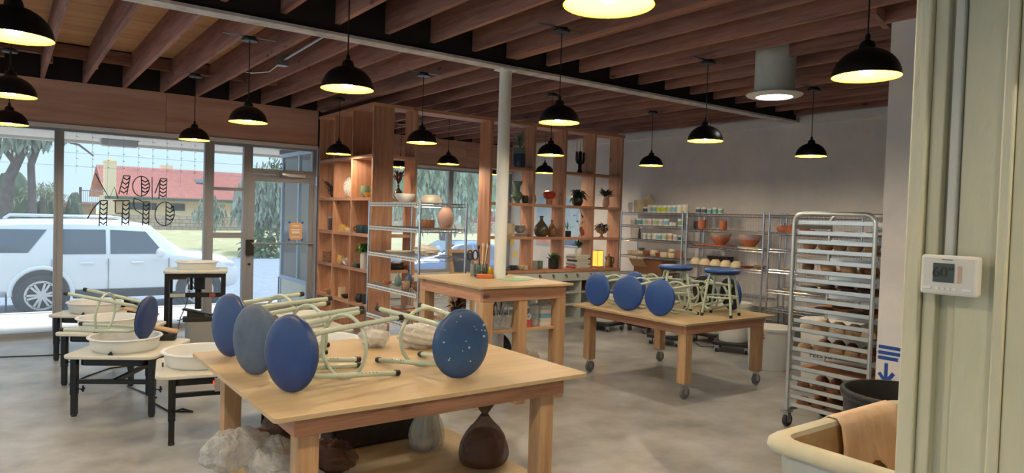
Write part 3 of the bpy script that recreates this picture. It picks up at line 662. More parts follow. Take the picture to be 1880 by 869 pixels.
for i, z in enumerate((4.15, 3.55, 6.2)):
    solo('power_line', B().tube([(-30, 39+i, z), (10, 39+i, z-.25), (60, 39+i, z)], .012, 4), M['alu_frame'], ['middle power line strung across the street', 'lowest power line strung across the street', 'highest power line strung across the street'][i], 'power line', (0, 0, 0))
# ================================================================ PENDANT LAMPS
def make_pendant():
    t = thing('pendant_lamp', 'x', 'lamp', (0, 0, 2.25))
    out = [(.15*math.cos(R(a)), .004+.135*math.sin(R(a))) for a in range(0, 84, 9)]
    inn = [(.146*math.cos(R(a)), .006+.130*math.sin(R(a))) for a in range(0, 84, 9)]
    part('shade', B().lathe(out+[(.016, .14), (.0, .14)], 32), M['black_metal'], t, 60)
    part('shade_lining', B().lathe([(.15, .004)]+inn+[(.0, .1365)], 32), M['lamp_yellow'], t, 60)
    part('cap', B().lathe([(.036, .13), (.036, .148), (.03, .165), (.012, .175), (.012, .195), (.006, .205), (0, .205)], 20), M['black_metal'], t, 50)
    part('cord', B().cyl((0, 0, .2), (0, 0, .668), .004, n=6), M['black_metal'], t)
    part('canopy', B().lathe([(0, .664), (.062, .664), (.065, .668), (.065, .682), (.05, .69), (.05, .699), (0, .699)], 20), M['black_metal'], t, 50)
    part('mounting_bar', B().box(-.21, .21, -.018, .018, .699, .7005), M['black_metal'], t)
    part('bulb', B().lathe([(0, .012), (.02, .016), (.034, .032), (.036, .048), (.028, .07), (.015, .09), (.013, .125), (0, .125)], 16), M['bulb'], t, 60)
    return t
pend = make_pendant()
LAMPS = [((.023, 3.69), 'at the left edge, largest in its column'), ((.023, 5.75), 'second in the column at the left edge'), ((.023, 7.9), 'farthest of the column at the left edge'),
 ((1.606, 7.9), 'in front of the lettered window beside the upright bar'), ((1.6, 5.87), 'in front of the plywood band left of the tall shelves'), ((1.585, 3.8), 'hanging over the table with three stools, large and central'),
 ((3.32, 8.18), 'close in front of the tall shelves by the door'), ((3.34, 6.1), 'over the chrome wire shelf beside the white column'), ((5.0, 8.35), 'behind the shelves, below the far plywood band'),
 ((1.593, 1.668), 'cut off by the top edge of the picture'), ((3.3, 3.94), 'just right of the white column, the larger one'), ((4.96, 6.05), 'right of the column, smaller and below the larger one'),
 ((6.64, 9.75), 'half hidden by the white column'), ((6.9, 8.55), 'smallest one, seen through the open shelf with the red vase'), ((4.91, 9.63), 'mostly hidden behind the corner shelf post'),
 ((6.65, 6.08), 'against the right wall nearest the open shelves'), ((4.88, 3.85), 'over the wheeled table with blue stools'), ((3.24, 1.646), 'large one at the right beside the boarded wall'), ((6.586, 3.87), 'above the aluminium tray rack, left of the pillar'),
 ((.02, -.5), 'added as fill light behind the viewer on the left'), ((1.6, -.5), 'added as fill light behind the viewer'), ((3.24, -.5), 'added as fill light behind the viewer beyond the boarded wall'), ((-1.6, 3.7), 'added as fill light left of the picture, near row'), ((-1.6, 6), 'added as fill light left of the picture, middle row'), ((-1.6, 1.66), 'added as fill light left of the picture, nearest row'), ((.02, 1.66), 'added as fill light overhead left of the viewer')]  # these seven lamps are added out of view to support the lighting
for i, ((x, y), w) in enumerate(LAMPS):
    o = pend if i == 0 else copy_tree(pend)
    o.location = (x, y, 2.25); tag(o, 'black dome pendant lamp '+w, 'lamp', 'black dome pendant lamps')
# round skylight tube lamp
t = thing('tube_skylight', 'white round tube light with glowing lens under the joists', 'light', (5.28, 3.46, 2.65))
part('tube', B().cyl((0, 0, .02), (0, 0, .585), .165, n=32), M['white_paint'], t, 50)
part('flange', B().lathe([(.15, -.015), (.22, -.005), (.232, .006), (.225, .016), (.165, .022), (.15, .0), (.15, -.015)], 36), M['white_trim'], t, 60)
part('lens', B().lathe([(0, -.02), (.1, -.018), (.15, -.008), (.15, .0), (0, .0)], 32), M['diffuser'], t, 60)
t = thing('conduit', 'thin metal conduit with junction box under a left joist', 'conduit', (2.16, 6.3, 2.98))
part('pipe', B((2.16, 6.3, 2.98)).cyl((2.13, 5.12, 3.02), (2.15, 6.7, 2.99), .012, n=8), M['galv'], t, 40)
part('junction_box', B((2.16, 6.3, 2.98)).box(2.1, 2.2, 6.72, 6.82, 2.94, 3.05), M['galv'], t); part('cable', B((2.16, 6.3, 2.98)).tube([(2.15, 6.83, 2.97), (2.13, 7.1, 2.93), (2.05, 7.4, 2.95), (1.96, 7.6, 2.99)], .006, 5), M['cream_plastic'], t)

# ================================================================ TABLES
def caster(t, x, y, r=.055, mat_='grey_rubber', a=0):
    c = part('caster', B().box(x-.035, x+.035, y-.035, y+.035, 2*r+.018, 2*r+.026).obox((x+.01*math.cos(a), y+.01*math.sin(a), r+.022), (.02*math.cos(a), .02*math.sin(a), 0), (-.022*math.sin(a)*0+.0, .022, 0), (0, 0, .035)) , M['galv'], t)
    part('tread', B().lathe([(0, -.016), (r*.9, -.016), (r, -.01), (r, .01), (r*.9, .016), (0, .016)], 22, (x+.015, y, r), Matrix.Rotation(R(90), 4, 'X')), M[mat_], c, 40)
def table(name, label, x0, x1, y0, y1, z, leg=.089, ov=.1, th=.018, ap=.089, zl=0, cast=False, topm='ply_table', shelf=None, hole=None, inset=None):
    bx = ((x0+x1)/2, (y0+y1)/2, 0); t = thing(name, label, 'table', bx)
    if hole:
        hx, hy, hr = hole; n = 24; b = B(bx)
        inn = [(hx+hr*math.cos(6.28318*k/n), hy+hr*math.sin(6.28318*k/n)) for k in range(n)]; out = []
        for k in range(n):
            d = Vector((math.cos(6.28318*k/n), math.sin(6.28318*k/n))); s_ = min((x1-hx)/d.x if d.x > 1e-6 else ((x0-hx)/d.x if d.x < -1e-6 else 9), (y1-hy)/d.y if d.y > 1e-6 else ((y0-hy)/d.y if d.y < -1e-6 else 9)); out.append((hx+d.x*s_, hy+d.y*s_))
        # snap nearest ring points to the corners
        for cx, cy in ((x0, y0), (x1, y0), (x1, y1), (x0, y1)):
            k = min(range(n), key=lambda q: (out[q][0]-cx)**2+(out[q][1]-cy)**2); out[k] = (cx, cy)
        b.ring([[(p[0], p[1], z-th) for p in inn], [(p[0], p[1], z-th) for p in out], [(p[0], p[1], z) for p in out], [(p[0], p[1], z) for p in inn], [(p[0], p[1], z-th) for p in inn]])
    else: b = B(bx).rrect(x0, x1, y0, y1, z-th, z, .02)
    part('tabletop', b, M[topm], t)
    a0, a1, c0, c1 = x0+ov, x1-ov, y0+ov*.7, y1-ov
    zt = z-th-.0005
    part('apron', B(bx).box(a0, a1, c0, c0+.038, zt-ap, zt), M['fir_x'], t, bevel=.003); part('apron', B(bx).box(a0, a1, c1-.038, c1, zt-ap, zt), M['fir_x'], t, bevel=.003)
    part('apron', B(bx).box(a0, a0+.038, c0+.0385, c1-.0385, zt-ap, zt), M['fir_y'], t, bevel=.003); part('apron', B(bx).box(a1-.038, a1, c0+.0385, c1-.0385, zt-ap, zt), M['fir_y'], t, bevel=.003)
    k_ = inset or 0; zb = .136 if cast else zl
    for lx in (a0+k_*.4, a1-leg-k_):
        for ly in (c0+k_*.3, c1-leg-k_*.3): part('leg', B(bx).box(lx, lx+leg, ly, ly+leg, zb, zt-ap-.0005), M['pine_z'], t, bevel=.004)
    if cast:
        for lx in (a0+leg/2, a1-leg/2):
            for ly in (c0+leg/2, c1-leg/2): caster(t, lx-bx[0], ly-bx[1])
    if shelf: part('lower_shelf', shelf_ply(bx, a0+k_*.4, a1-k_, c0+k_*.3, c1-k_*.3, leg, shelf), M['ply_table'], t)
    return t
def shelf_ply(bx, a0, a1, c0, c1, leg, z):
    e = .001; b = B(bx)
    pl = [(a0+leg+e, c0), (a1-leg-e, c0), (a1-leg-e, c0+leg+e), (a1, c0+leg+e), (a1, c1-leg-e), (a1-leg-e, c1-leg-e), (a1-leg-e, c1), (a0+leg+e, c1), (a0+leg+e, c1-leg-e), (a0, c1-leg-e), (a0, c0+leg+e), (a0+leg+e, c0+leg+e)]
    return b.prism(pl, z-.018, z)
T1 = table('work_table', 'plywood work table nearest the viewer with four stools lying on it', .82, 2.41, 2.58, 4.0, .76, shelf=.2, inset=.05)
T2 = table('work_table', 'plywood work table on casters crowded with blue stools', 4.64, 5.98, 3.79, 5.26, .68, cast=True)
# counter around the column
cx = (3.47, 5.0, 0)
IS = table('counter_table', 'tall plywood counter built around the white column', 2.99, 3.95, 4.45, 5.57, .99, hole=(3.60, 5.06, .0565), ov=.05, ap=.11, leg=.1)
IB = (3.47, 5.01, 0)
part('middle_leg', B(IB).box(3.40, 3.49, 4.49, 4.58, 0, .861), M['pine_z'], IS, bevel=.004); part('middle_leg', B(IB).box(3.40, 3.49, 5.43, 5.52, 0, .861), M['pine_z'], IS, bevel=.004)
part('shelf', B(IB).box(3.142, 3.398, 4.51, 5.5, .60, .62), M['pine_x'], IS); part('shelf', B(IB).box(3.492, 3.54, 4.51, 5.5, .60, .62).box(3.54, 3.66, 4.51, 5.0, .60, .62).box(3.54, 3.66, 5.12, 5.5, .60, .62).box(3.66, 3.798, 4.51, 5.5, .60, .62), M['pine_x'], IS)

# ================================================================ STOOLS
def make_stool(seatm='seat_blue', dh=0):
    t = thing('stool', 'x', 'stool')
    part('seat', B().lathe([(0, .405), (.15, .405), (.163, .411), (.168, .42), (.165, .432), (.15, .441), (.1, .446), (0, .448)], 40, (0, 0, dh)), M[seatm], t, 60)
    part('seat_pan', B().lathe([(0, .398), (.152, .398), (.156, .4045), (0, .4045)], 32, (0, 0, dh)), M['black_plastic'], t, 50)
    for q in (0, 1):
        pts = []; a = R(45+90*q); d = Vector((math.cos(a), math.sin(a), 0)); z0 = (.378 if q else .385)+dh
        for s_ in (-1, 1):
            leg = [d*s_*.19+Vector((0, 0, .015)), d*s_*.165+Vector((0, 0, .175+dh*.5)), d*s_*.138+Vector((0, 0, .33+dh)), d*s_*.132+Vector((0, 0, .36+dh)), d*s_*.118+Vector((0, 0, .38+dh)), d*s_*.095+Vector((0, 0, z0))]
            pts += leg if s_ < 0 else leg[::-1]
        f = part('leg_frame', B().tube(pts, .0125, 10), M['tube_green'], t, 60)
        for s_ in (-1, 1): part('foot_cap', B().cyl(d*s_*.191, d*s_*.187+Vector((0, 0, .028)), .0145, n=10), M['black_plastic'], f, 40)
        b = B()
        for s_ in (-1, 1):
            for k in range(5):
                z = .10+dh*.4+.022*k; rad = .19-.025*(z-.015)/(.16+dh*.5)
                sd = Vector((-d.y, d.x, 0)); p = d*s_*rad+Vector((0, 0, z)); b.cyl(p+sd*.0128, p-sd*.0128, .003, n=6)
        o = part('height_holes', b, M['black_plastic'], f); o['kind'] = 'stuff'
    part('foot_ring', B().tube([(.147*math.cos(6.28318*k/36), .147*math.sin(6.28318*k/36), .18+dh*.5) for k in range(36)], .009, 8, True), M['tube_green'], t, 60)
    return t
DH = {'seat_blue': .12, 'seat_faded': .12, 'seat_spot': .12, 'seat_bright': 0}
protos = {m: make_stool(m, DH[m]) for m in DH}
used = set()
def new_stool(m):
    if m in used: return copy_tree(protos[m])
    used.add(m); return protos[m]
def lying(m, p, az, zt, label, group, spin=0):
    o = new_stool(m); d = Vector((math.sin(R(az)), math.cos(R(az)), 0)); rf = .19*math.cos(R(45-abs(spin)))+.0125; rs = .168
    h = math.asin((rs-rf)/(.41+DH[m]))
    d = (d*math.cos(h)-Vector((0, 0, math.sin(h)))).normalized()
    Z = -d; Y = Vector((0, 0, 1)); Y = (Y-Z*Y.dot(Z)).normalized(); X = Y.cross(Z)
    Rm = Matrix(((X.x, Y.x, Z.x), (X.y, Y.y, Z.y), (X.z, Y.z, Z.z))) @ Matrix.Rotation(R(spin), 3, 'Z')
    top = Vector((p[0], p[1], zt+rs+.002)); org = top-Rm @ Vector((0, 0, .42+DH[m]))
    o.matrix_world = Matrix.Translation(org) @ Rm.to_4x4()
    o.rotation_mode = 'QUATERNION'
    tag(o, label, 'stool', group); return o
G1 = 'stools lying on the near table'; G2 = 'stools on the wheeled table'
lying('seat_blue', (.965, 3.80), 74, .76, 'blue round stool lying on its side, farthest left on the near table', G1)
lying('seat_faded', (.96, 3.33), 72, .76, 'faded grey-blue stool lying between two darker blue ones', G1)
lying('seat_blue', (1.0, 2.94), 70, .76, 'deep blue stool lying at the front corner of the near table', G1)
o = lying('seat_spot', (1.775, 2.80), -6, .76, 'blue stool spattered with clay specks, lying at the right of the near table', G1)
g = random.Random(12)
for k in range(16):
    a = g.uniform(0, 6.28); r_ = .15*math.sqrt(g.random()); s_ = g.uniform(.003, .009)
    part('clay_speck', B().lathe([(s_, .447), (s_*.7, .4502), (0, .4505)], 8, (r_*math.cos(a), r_*math.sin(a), .12 if r_ < .1 else .116), None, 1, .7), M['clay_spot'], o)
lying('seat_bright', (4.78, 5.02), 88, .68, 'blue stool lying at the far left corner of the wheeled table', G2)
lying('seat_bright', (4.81, 4.63), 78, .68, 'blue stool lying in the middle of the front left row on the wheeled table', G2)
lying('seat_bright', (4.83, 4.25), 86, .68, 'blue stool lying nearest the front left corner of the wheeled table', G2)
def standing(m, p, rz, zt, label, group, cat='stool'):
    o = new_stool(m); o.rotation_mode = 'XYZ'; o.location = (p[0], p[1], zt); o.rotation_euler = (0, 0, R(rz)); tag(o, label, cat, group)
standing('seat_bright', (5.42, 4.02), 20, .68, 'blue stool standing upright at the front of the wheeled table', G2)
standing('seat_bright', (5.33, 4.50), 50, .68, 'blue stool standing upright behind the front upright one', G2)
lying('seat_bright', (5.84, 4.22), 290, .68, 'stool lying with black seat underside toward the viewer, nearest the right edge', G2)
lying('seat_bright', (5.82, 4.52), 276, .68, 'stool lying with black underside showing behind the upright stools', G2)
lying('seat_bright', (5.28, 5.0), 95, .68, 'stool lying at the back of the wheeled table near the cardboard box', G2)

# ================================================================ POTTERY WHEELS
def make_wheel(zt=.46):
    t = thing('pottery_wheel', 'x', 'pottery wheel')
    part('table_top', B().rrect(-.32, .32, -.40, .36, zt-.025, zt, .07), M['cream_plastic'], t, 40, bevel=.006)
    part('motor_tray', B().rrect(-.24, .24, -.32, .28, zt-.085, zt-.0255, .06), M['black_metal'], t, 40)
    part('splash_pan', B().lathe([(.05, zt+.001), (.2, zt+.001), (.222, zt+.02), (.236, zt+.09), (.25, zt+.094), (.255, zt+.1), (.25, zt+.106), (.228, zt+.104), (.212, zt+.03), (.19, zt+.014), (.05, zt+.014), (.05, zt+.001)], 40, (0, -.12, 0)), M['white_plastic'], t, 40)
    part('wheel_head', B().lathe([(0, zt+.0005), (.03, zt+.0005), (.03, zt+.035), (.155, zt+.035), (.16, zt+.04), (.155, zt+.047), (0, zt+.047)], 32, (0, -.12, 0)), M['alu'], t, 40)
    part('pan_clip', B().prism([(-.015, zt+.002), (.02, zt+.002), (.004, zt+.028)], -.363, -.352, 'y'), M['black_plastic'], t)
    for x, y in ((-.27, -.3), (.27, -.3), (0, .30)):
        l = part('leg', B().box(x-.022, x+.022, y-.022, y+.022, .16, zt-.026), M['black_metal'], t, bevel=.003)
        part('leg_extension', B().box(x-.018, x+.018, y-.018, y+.018, .012, .17), M['black_metal'], l); part('rubber_foot', B().cyl((x, y, 0), (x, y, .02), .02, n=10), M['rubber'], l)
        part('leg_knob', B().cyl((x+.022, y, .2), (x+.07, y, .2), .005, n=6).cyl((x+.06, y-.02, .2), (x+.06, y+.02, .2), .007, n=6).cyl((x+.06, y, .18), (x+.06, y, .225), .007, n=6), M['black_metal'], l)
    part('brace', B().box(-.25, .25, -.315, -.285, .24, .27).box(-.015, .015, -.285, .28, .24, .27), M['black_metal'], t)
    cb = part('control_box', B().box(.2, .36, -.05, .1, zt-.11, zt-.03), M['alu'], t)
    part('power_switch', B().cyl((.28, -.05, zt-.07), (.28, -.058, zt-.07), .014, n=12), M['switch_red'], cb); part('speed_knob', B().cyl((.23, -.05, zt-.075), (.23, -.062, zt-.075), .01, n=10), M['black_plastic'], cb)
    return t
pw = make_wheel()
WH = [((.80, 5.98), -31, .0, 'with a stool lying across its pan'), ((1.22, 5.06), -100, 0, 'half hidden by the corner of the near table'), ((.80, 7.02), -31, 0, 'second from the front in the left row'), ((.80, 8.15), -31, 0, 'third from the front in the left row'), ((2.02, 5.02), -180, 0, 'right behind the near table'), ((2.3, 6.3), -180, 0, 'farther behind the near table, near the wire shelf')]
WHEELS = []
for i, ((x, y), a, z, w) in enumerate(WH):
    o = pw if i == 0 else copy_tree(pw)
    o.location = (x, y, 0); o.rotation_euler = (0, 0, R(a)); tag(o, 'cream pottery wheel on black legs, '+w, 'pottery wheel', 'cream pottery wheels'); WHEELS.append(o)
# the raised wheel by the window
t = thing('pottery_wheel', 'tall pottery wheel on long black legs in front of the window', 'pottery wheel', (1.74, 8.32, 0), R(-14)); zt = .85
part('table_top', B().rrect(-.32, .32, -.28, .28, zt-.03, zt, .06), M['cream_plastic'], t, 40, bevel=.006)
part('splash_pan', B().lathe([(.0, zt+.001), (.19, zt+.001), (.205, zt+.07), (.225, zt+.078), (.228, zt+.086), (.2, zt+.086), (.185, zt+.02), (.0, zt+.014)], 40, (0, 0, 0)), M['white_plastic'], t, 40)
for x, y in ((-.28, -.24), (.28, -.24), (-.28, .24), (.28, .24)): part('leg', B().box(x-.024, x+.024, y-.024, y+.024, 0, zt-.031), M['black_metal'], t, bevel=.003)
part('top_rail', B().box(-.256, .256, -.255, -.225, zt-.075, zt-.031), M['black_metal'], t); part('cross_bar', B().box(-.256, .256, -.26, -.225, zt-.29, zt-.24), M['black_metal'], t)
part('label_strip', B().box(-.25, -.1, -.2625, -.26, zt-.285, zt-.245), M['sticker'], t); part('label_strip', B().box(.14, .2, -.2625, -.26, zt-.285, zt-.245), M['terra_red'], t)
part('motor', B().box(-.02, .09, -.1, .08, zt-.22, zt-.031).cyl((-.05, -.08, zt-.23), (-.05, -.08, zt-.05), .015, n=10), M['black_metal'], t); part('drive_shaft', B().cyl((.02, 0, .4), (.02, 0, zt-.22), .035, n=14), M['black_metal'], t, 40)
part('side_panel', B().box(-.25, -.1, -.2, .2, zt-.1, zt-.031), M['roller'], t)
part('power_cord', B().tube([(-.08, -.24, zt-.08), (-.06, -.25, zt-.25), (-.1, -.27, zt-.4), (-.14, -.3, .35), (-.2, -.36, .02)], .005, 5), M['black_plastic'], t)
o = new_stool('seat_blue'); d = Vector((.82, -.5, -.10)).normalized(); Z = d; Y = Vector((0, 0, 1)); Y = (Y-Z*Y.dot(Z)).normalized(); X = Y.cross(Z)
o.rotation_mode = 'QUATERNION'; o.matrix_world = Matrix.Translation((.41, 6.095, .754)) @ Matrix(((X.x, Y.x, Z.x), (X.y, Y.y, Z.y), (X.z, Y.z, Z.z))).to_4x4()
tag(o, 'blue stool lying on its side on top of a pottery wheel', 'stool', 'stool on the pottery wheel')
# foot pedals
def pedal(p, rz, label, tread='cardboard'):
    t = thing('foot_pedal', label, 'pedal', p, R(rz), 'wheel foot pedals')
    part('base', B().rrect(-.14, .14, -.06, .06, 0, .05, .02), M['black_plastic'], t, 40, bevel=.006)
    part('rocker_block', B().prism([(-.1, .0505), (.08, .0505), (.05, .075), (-.1, .105)], -.045, .045, 'y'), M['black_plastic'], t)
    part('tread', B().prism([(-.15, .125), (-.13, .138), (.15, .072), (.16, .058), (.14, .0575), (-.13, .12)], -.055, .055, 'y'), M[tread], t, bevel=.004)
    part('cord', B().tube([(-.14, 0, .03), (-.17, .01, .012), (-.19, .03, .01)], .005, 5), M['black_plastic'], t)
pedal((1.0, 6.17, .461), -20, 'tan foot pedal on the nearest wheel top, behind the red switch', 'cardboard')
pedal((1.02, 7.2, .461), -20, 'tan foot pedal on the second wheel top', 'cardboard')
pedal((1.02, 8.33, .461), -20, 'dark foot pedal on the farthest wheel top of the left row', 'black_metal')
t = thing('storage_box', 'tall grey carton under the raised wheel carrying a black pedal', 'box', (1.66, 7.72, 0)); part('carton', B().box(-.13, .13, -.1, .1, 0, .34), M['glaze_grey'], t); part('lid_flap', B().box(-.132, .132, -.102, .102, .3405, .352), M['glaze_grey'], t)
pedal((1.63, 7.72, .353), -12, 'black foot pedal sitting on the tall grey carton', 'black_metal')
t = thing('storage_box', 'low grey carton between the left wheels and the tall carton', 'box', (1.32, 7.5, 0)); part('carton', B().box(-.14, .14, -.1, .1, 0, .22), M['glaze_grey'], t); part('lid_flap', B().box(-.142, .142, -.102, .102, .2205, .23), M['glaze_grey'], t)
solo('floor_cable', B().tube([(-.6, 8.5, .006), (-.03, 8.42, .006), (.3, 8.33, .006), (.6, 8.28, .006)], .006, 5), M['black_plastic'], 'dark cable lying along the floor below the left window', 'cable')
solo('floor_cable', B().tube([(.45, 6.9, .006), (.6, 7.15, .006), (.8, 7.4, .006), (1.05, 7.46, .006)], .006, 5), M['black_plastic'], 'dark cable curving across the floor behind the nearest wheel', 'cable')
solo('floor_cable', B().tube([(.99, 6.1, .006), (.85, 6.6, .006), (.9, 6.75, .006), (1.02, 6.72, .006), (.97, 6.36, .006), (.95, 5.92, .006), (1.0, 5.64, .006), (1.15, 5.54, .006), (1.1, 5.66, .006), (1.0, 5.6, .006)], .007, 5), M['black_plastic'], 'looping black cable on the floor between the two front wheels', 'cable')
# ================================================================ OPEN TIMBER SHELVES
LV = [.40, .84, 1.28, 1.73, 2.255]
sa = thing('open_shelving', 'tall open timber shelving running from the entrance door to the corner post', 'shelving', (3.7, 8.6, 0)); OA = (3.7, 8.6, 0)
YU = [7.70, 8.31, 8.90, 9.44]
for y in YU: part('upright', B(OA).box(3.56, 3.83, y, y+.038, 0, 2.83), M['fir_z'], sa)
for i in range(3):
    for z in LV: part('shelf', B(OA).box(3.56, 3.83, YU[i]+.0385, YU[i+1]-.0005, z-.038, z), M['fir_y'], sa)
part('top_plate', B(OA).box(3.55, 3.84, 7.742, 9.48, 2.8305, 2.87), M['fir_y'], sa)
sb = thing('open_shelving', 'open timber shelving wall of square cells facing the room', 'shelving', (6.5, 7.85, 0)); OB = (6.5, 7.85, 0)
XU = [4.122, 5.27, 6.01, 6.59, 7.17, 7.75]; LB = [.80, 1.27, 1.74, 2.235]
for x in XU: part('upright', B(OB).box(x, x+.038, 7.70, 7.97, 0 if x < 5 else .8005, 2.83), M['fir_z'], sb)
for z in LV[1:]: part('shelf', B(OB).box(3.831, 4.1215, 7.70, 7.97, z-.038, z), M['fir_x'], sb)
for i in range(1, 5):
    for z in LB[1:]:
        if i == 2 and z > 2: continue
        part('shelf', B(OB).box(XU[i]+.0385, XU[i+1]-.0005, 7.70, 7.97, z-.038, z), M['fir_x'], sb)
part('counter_board', B(OB).box(5.25, 7.73, 7.62, 7.69, .762, .80).box(5.25, 7.79, 7.69, 7.99, .762, .80), M['fir_x'], sb)
part('top_plate', B(OB).box(3.55, 7.80, 7.69, 7.74, 2.8305, 2.87).box(3.841, 7.80, 7.74, 7.98, 2.8305, 2.87), M['fir_x'], sb)
bn = thing('bench_cabinet', 'white open bench with coat hooks under the square shelves', 'cabinet', (6.5, 7.8, 0)); O_ = (6.5, 7.8, 0)
for x in (5.3, 6.1, 6.93, 7.70): part('divider', B(O_).box(x, x+.03, 7.66, 7.97, .06, .76), M['white_paint'], bn)
part('back_panel', B(O_).box(5.3, 7.73, 7.971, 7.985, .06, .76), M['white_paint'], bn); part('base', B(O_).box(5.3, 7.73, 7.64, 7.97, .001, .06), M['white_paint'], bn)
part('rail', B(O_).box(5.28, 7.73, 7.635, 7.659, .63, .76), M['white_paint'], bn)
for x0, x1 in ((5.331, 6.099), (6.131, 6.929), (6.961, 7.699)):
    for z in (.28, .46): part('shelf', B(O_).box(x0, x1, 7.66, 7.97, z-.02, z), M['white_paint'], bn)
for x in (6.13, 6.38, 6.62, 6.84, 7.12): part('hook', B(O_).tube([(x, 7.634, .72), (x, 7.60, .715), (x, 7.59, .695), (x, 7.61, .68), (x, 7.63, .69)], .005, 6).cyl((x, 7.6345, .73), (x, 7.628, .70), .009, n=6), M['black_metal'], bn)
# ---------------------------------------------------------------- pottery profiles
def cup(r, h, t=.005, base=.92): return [(0, 0), (r*base, 0), (r*(base+.03), h*.05), (r, h*.5), (r, h), (r-t, h), (r-t, h*.5), (r*base-t, t*2), (0, t*2)]
def bowl(r, h, t=.006): return [(0, 0), (r*.42, 0), (r*.46, h*.06), (r*.78, h*.4), (r*.95, h*.75), (r, h), (r-t, h), (r*.9-t, h*.72), (r*.7, h*.4), (r*.35, h*.14), (0, h*.13)]
def dome(r, h): return [(0, 0), (r, 0), (r*.97, h*.3), (r*.8, h*.7), (r*.55, h*.93), (r*.5, h), (0, h)]
def potp(r, h): return [(0, 0), (r*.62, 0), (r*.9, h*.22), (r, h*.5), (r*.88, h*.85), (r*.8, h), (r*.72, h), (r*.8, h*.82), (r*.9, h*.5), (r*.6, h*.1), (0, h*.08)]
def prof(pts, r, h): return [(a*r, z*h) for a, z in pts]
BOT = [(0, 0), (.6, 0), (.9, .12), (1, .3), (.85, .5), (.45, .68), (.22, .8), (.2, .9), (.3, 1), (.22, 1), (.13, .9), (0, .88)]
VASE = [(0, 0), (.5, 0), (.42, .06), (.5, .14), (.85, .28), (.8, .42), (.42, .55), (.45, .75), (.75, .95), (.8, 1), (.7, 1), (.35, .75), (0, .6)]
def pot(name, label, cat, p, pr, m, n=20, group=None, parts=(), rz=0, sy=1):
    if not parts: return solo(name, B().lathe(pr, n, (0, 0, 0), None, 1, sy), M[m], label, cat, p, group, 45, rz)
    t = thing(name, label, cat, p, rz, group); part('body', B().lathe(pr, n, (0, 0, 0), None, 1, sy), M[m], t, 45)
    for nm, b_, m2, sm in parts: part(nm, b_, M[m2], t, sm)
    return t
def spray(n, r, h, z0, L, w, seed, up=.6, sag=.2):
    g = random.Random(seed); b = B()
    for k in range(n):
        a = g.uniform(0, 6.283); e_ = g.uniform(up*.4, 1.2)
        b.leaf((r*.3*math.cos(a), r*.3*math.sin(a), z0+g.uniform(0, h)), (math.cos(a)*math.cos(e_), math.sin(a)*math.cos(e_), math.sin(e_)), L*g.uniform(.6, 1.2), w*g.uniform(.7, 1.2), sag)
    return b
def twigs(n, R_, z0, H, seed, r=.0025):
    g = random.Random(seed); b = B()
    for k in range(n):
        a = g.uniform(0, 6.283); q = g.uniform(.3, 1); h = H*g.uniform(.5, 1)
        b.tube([(0, 0, z0), (R_*q*.4*math.cos(a), R_*q*.4*math.sin(a), z0+h*.6), (R_*q*math.cos(a+.4), R_*q*math.sin(a+.4), z0+h)], r, 4)
    return b
SA = 'pieces on the entrance shelves'; SB = 'pieces on the square shelves'
# --- entrance shelves (x 3.56..3.83)
t = thing('dried_bush', 'dark tangled dried plant ball on the upper entrance shelf', 'dried plant', (3.68, 9.2, 1.731)); b = twigs(70, .17, .0, .26, 5, .003); part('twigs', b, M['twig'], t); part('stalk_base', B().blob((0, 0, .06), .06, .06, .06, flat=0), M['twig'], t)
t = thing('spiky_sculpture', 'white round spiky ceramic sculpture on the upper entrance shelf', 'sculpture', (3.69, 8.66, 1.731)); part('core', B().blob((0, 0, .14), .06, .1, .1, amp=.03), M['glaze_white'], t, 60)
b = B()
for k in range(150):
    z = 1-2*(k+.5)/150; a = 2.4*k; q = math.sqrt(1-z*z); d = Vector((q*math.cos(a)*.6, q*math.sin(a), z)); b.cyl(Vector((0, 0, .14))+d*.08, Vector((0, 0, .142))+d*.138, .006, .003, 5)
part('spikes', b, M['glaze_white'], t)['kind'] = 'stuff'
pot('vase', 'short dark green vase on the upper entrance shelf beside the corner post', 'vase', (3.68, 8.15, 1.731), potp(.07, .15), 'celadon', group=SA); pot('bowl', 'small yellow bowl beside the dark green vase on the upper entrance shelf', 'bowl', (3.62, 7.95, 1.731), bowl(.06, .06), 'glaze_yellow', group=SA)
for i, (y, m) in enumerate(((9.22, 'clay_brown'), (9.04, 'glaze_white'))):
    pot('glass_jar', ['glass jar of brown clay bits on the middle entrance shelf', 'white lidded jar next to the glass jar on the entrance shelf'][i], 'jar', (3.66, y, 1.281), cup(.05, .17), 'jar_glass' if i == 0 else 'glaze_white', parts=[('contents', B().lathe([(0, .012), (.042, .012), (.042, .14), (0, .15)], 16), m, 40), ('lid', B().lathe([(0, .171), (.052, .171), (.052, .185), (0, .19)], 16), 'galv', 40)])
for i, (y, r_, m) in enumerate(((8.8, .045, 'glaze_yellow'), (8.69, .038, 'glaze_yellow'), (8.58, .034, 'clay_cream'))): pot('cup', ['taller yellow glazed cup on the middle entrance shelf', 'shorter yellow glazed cup on the middle entrance shelf', 'small cream cup beside the yellow ones'][i], 'cup', (3.64, y, 1.281), cup(r_, .09-.02*i), m, group=SA)
for i, y in enumerate((8.2, 8.08, 7.95)): pot('mug', 'dark teal mug, %s from the left on the middle entrance shelf' % ORD[i], 'mug', (3.63, y, 1.281), cup(.048, .1), 'glaze_teal', group='dark teal mugs', parts=[('handle', B().tube([(-.045, 0, .08), (-.075, 0, .075), (-.078, 0, .04), (-.046, 0, .025)], .006, 6), 'glaze_teal', 60)])
t = thing('woven_box', 'woven tan box on the lower entrance shelf by the door', 'box', (3.67, 9.2, .841)); part('basket', B().box(-.09, .09, -.12, .12, 0, .13), M['wicker'], t, bevel=.01); part('lid', B().box(-.094, .094, -.124, .124, .131, .15), M['wicker'], t, bevel=.006)
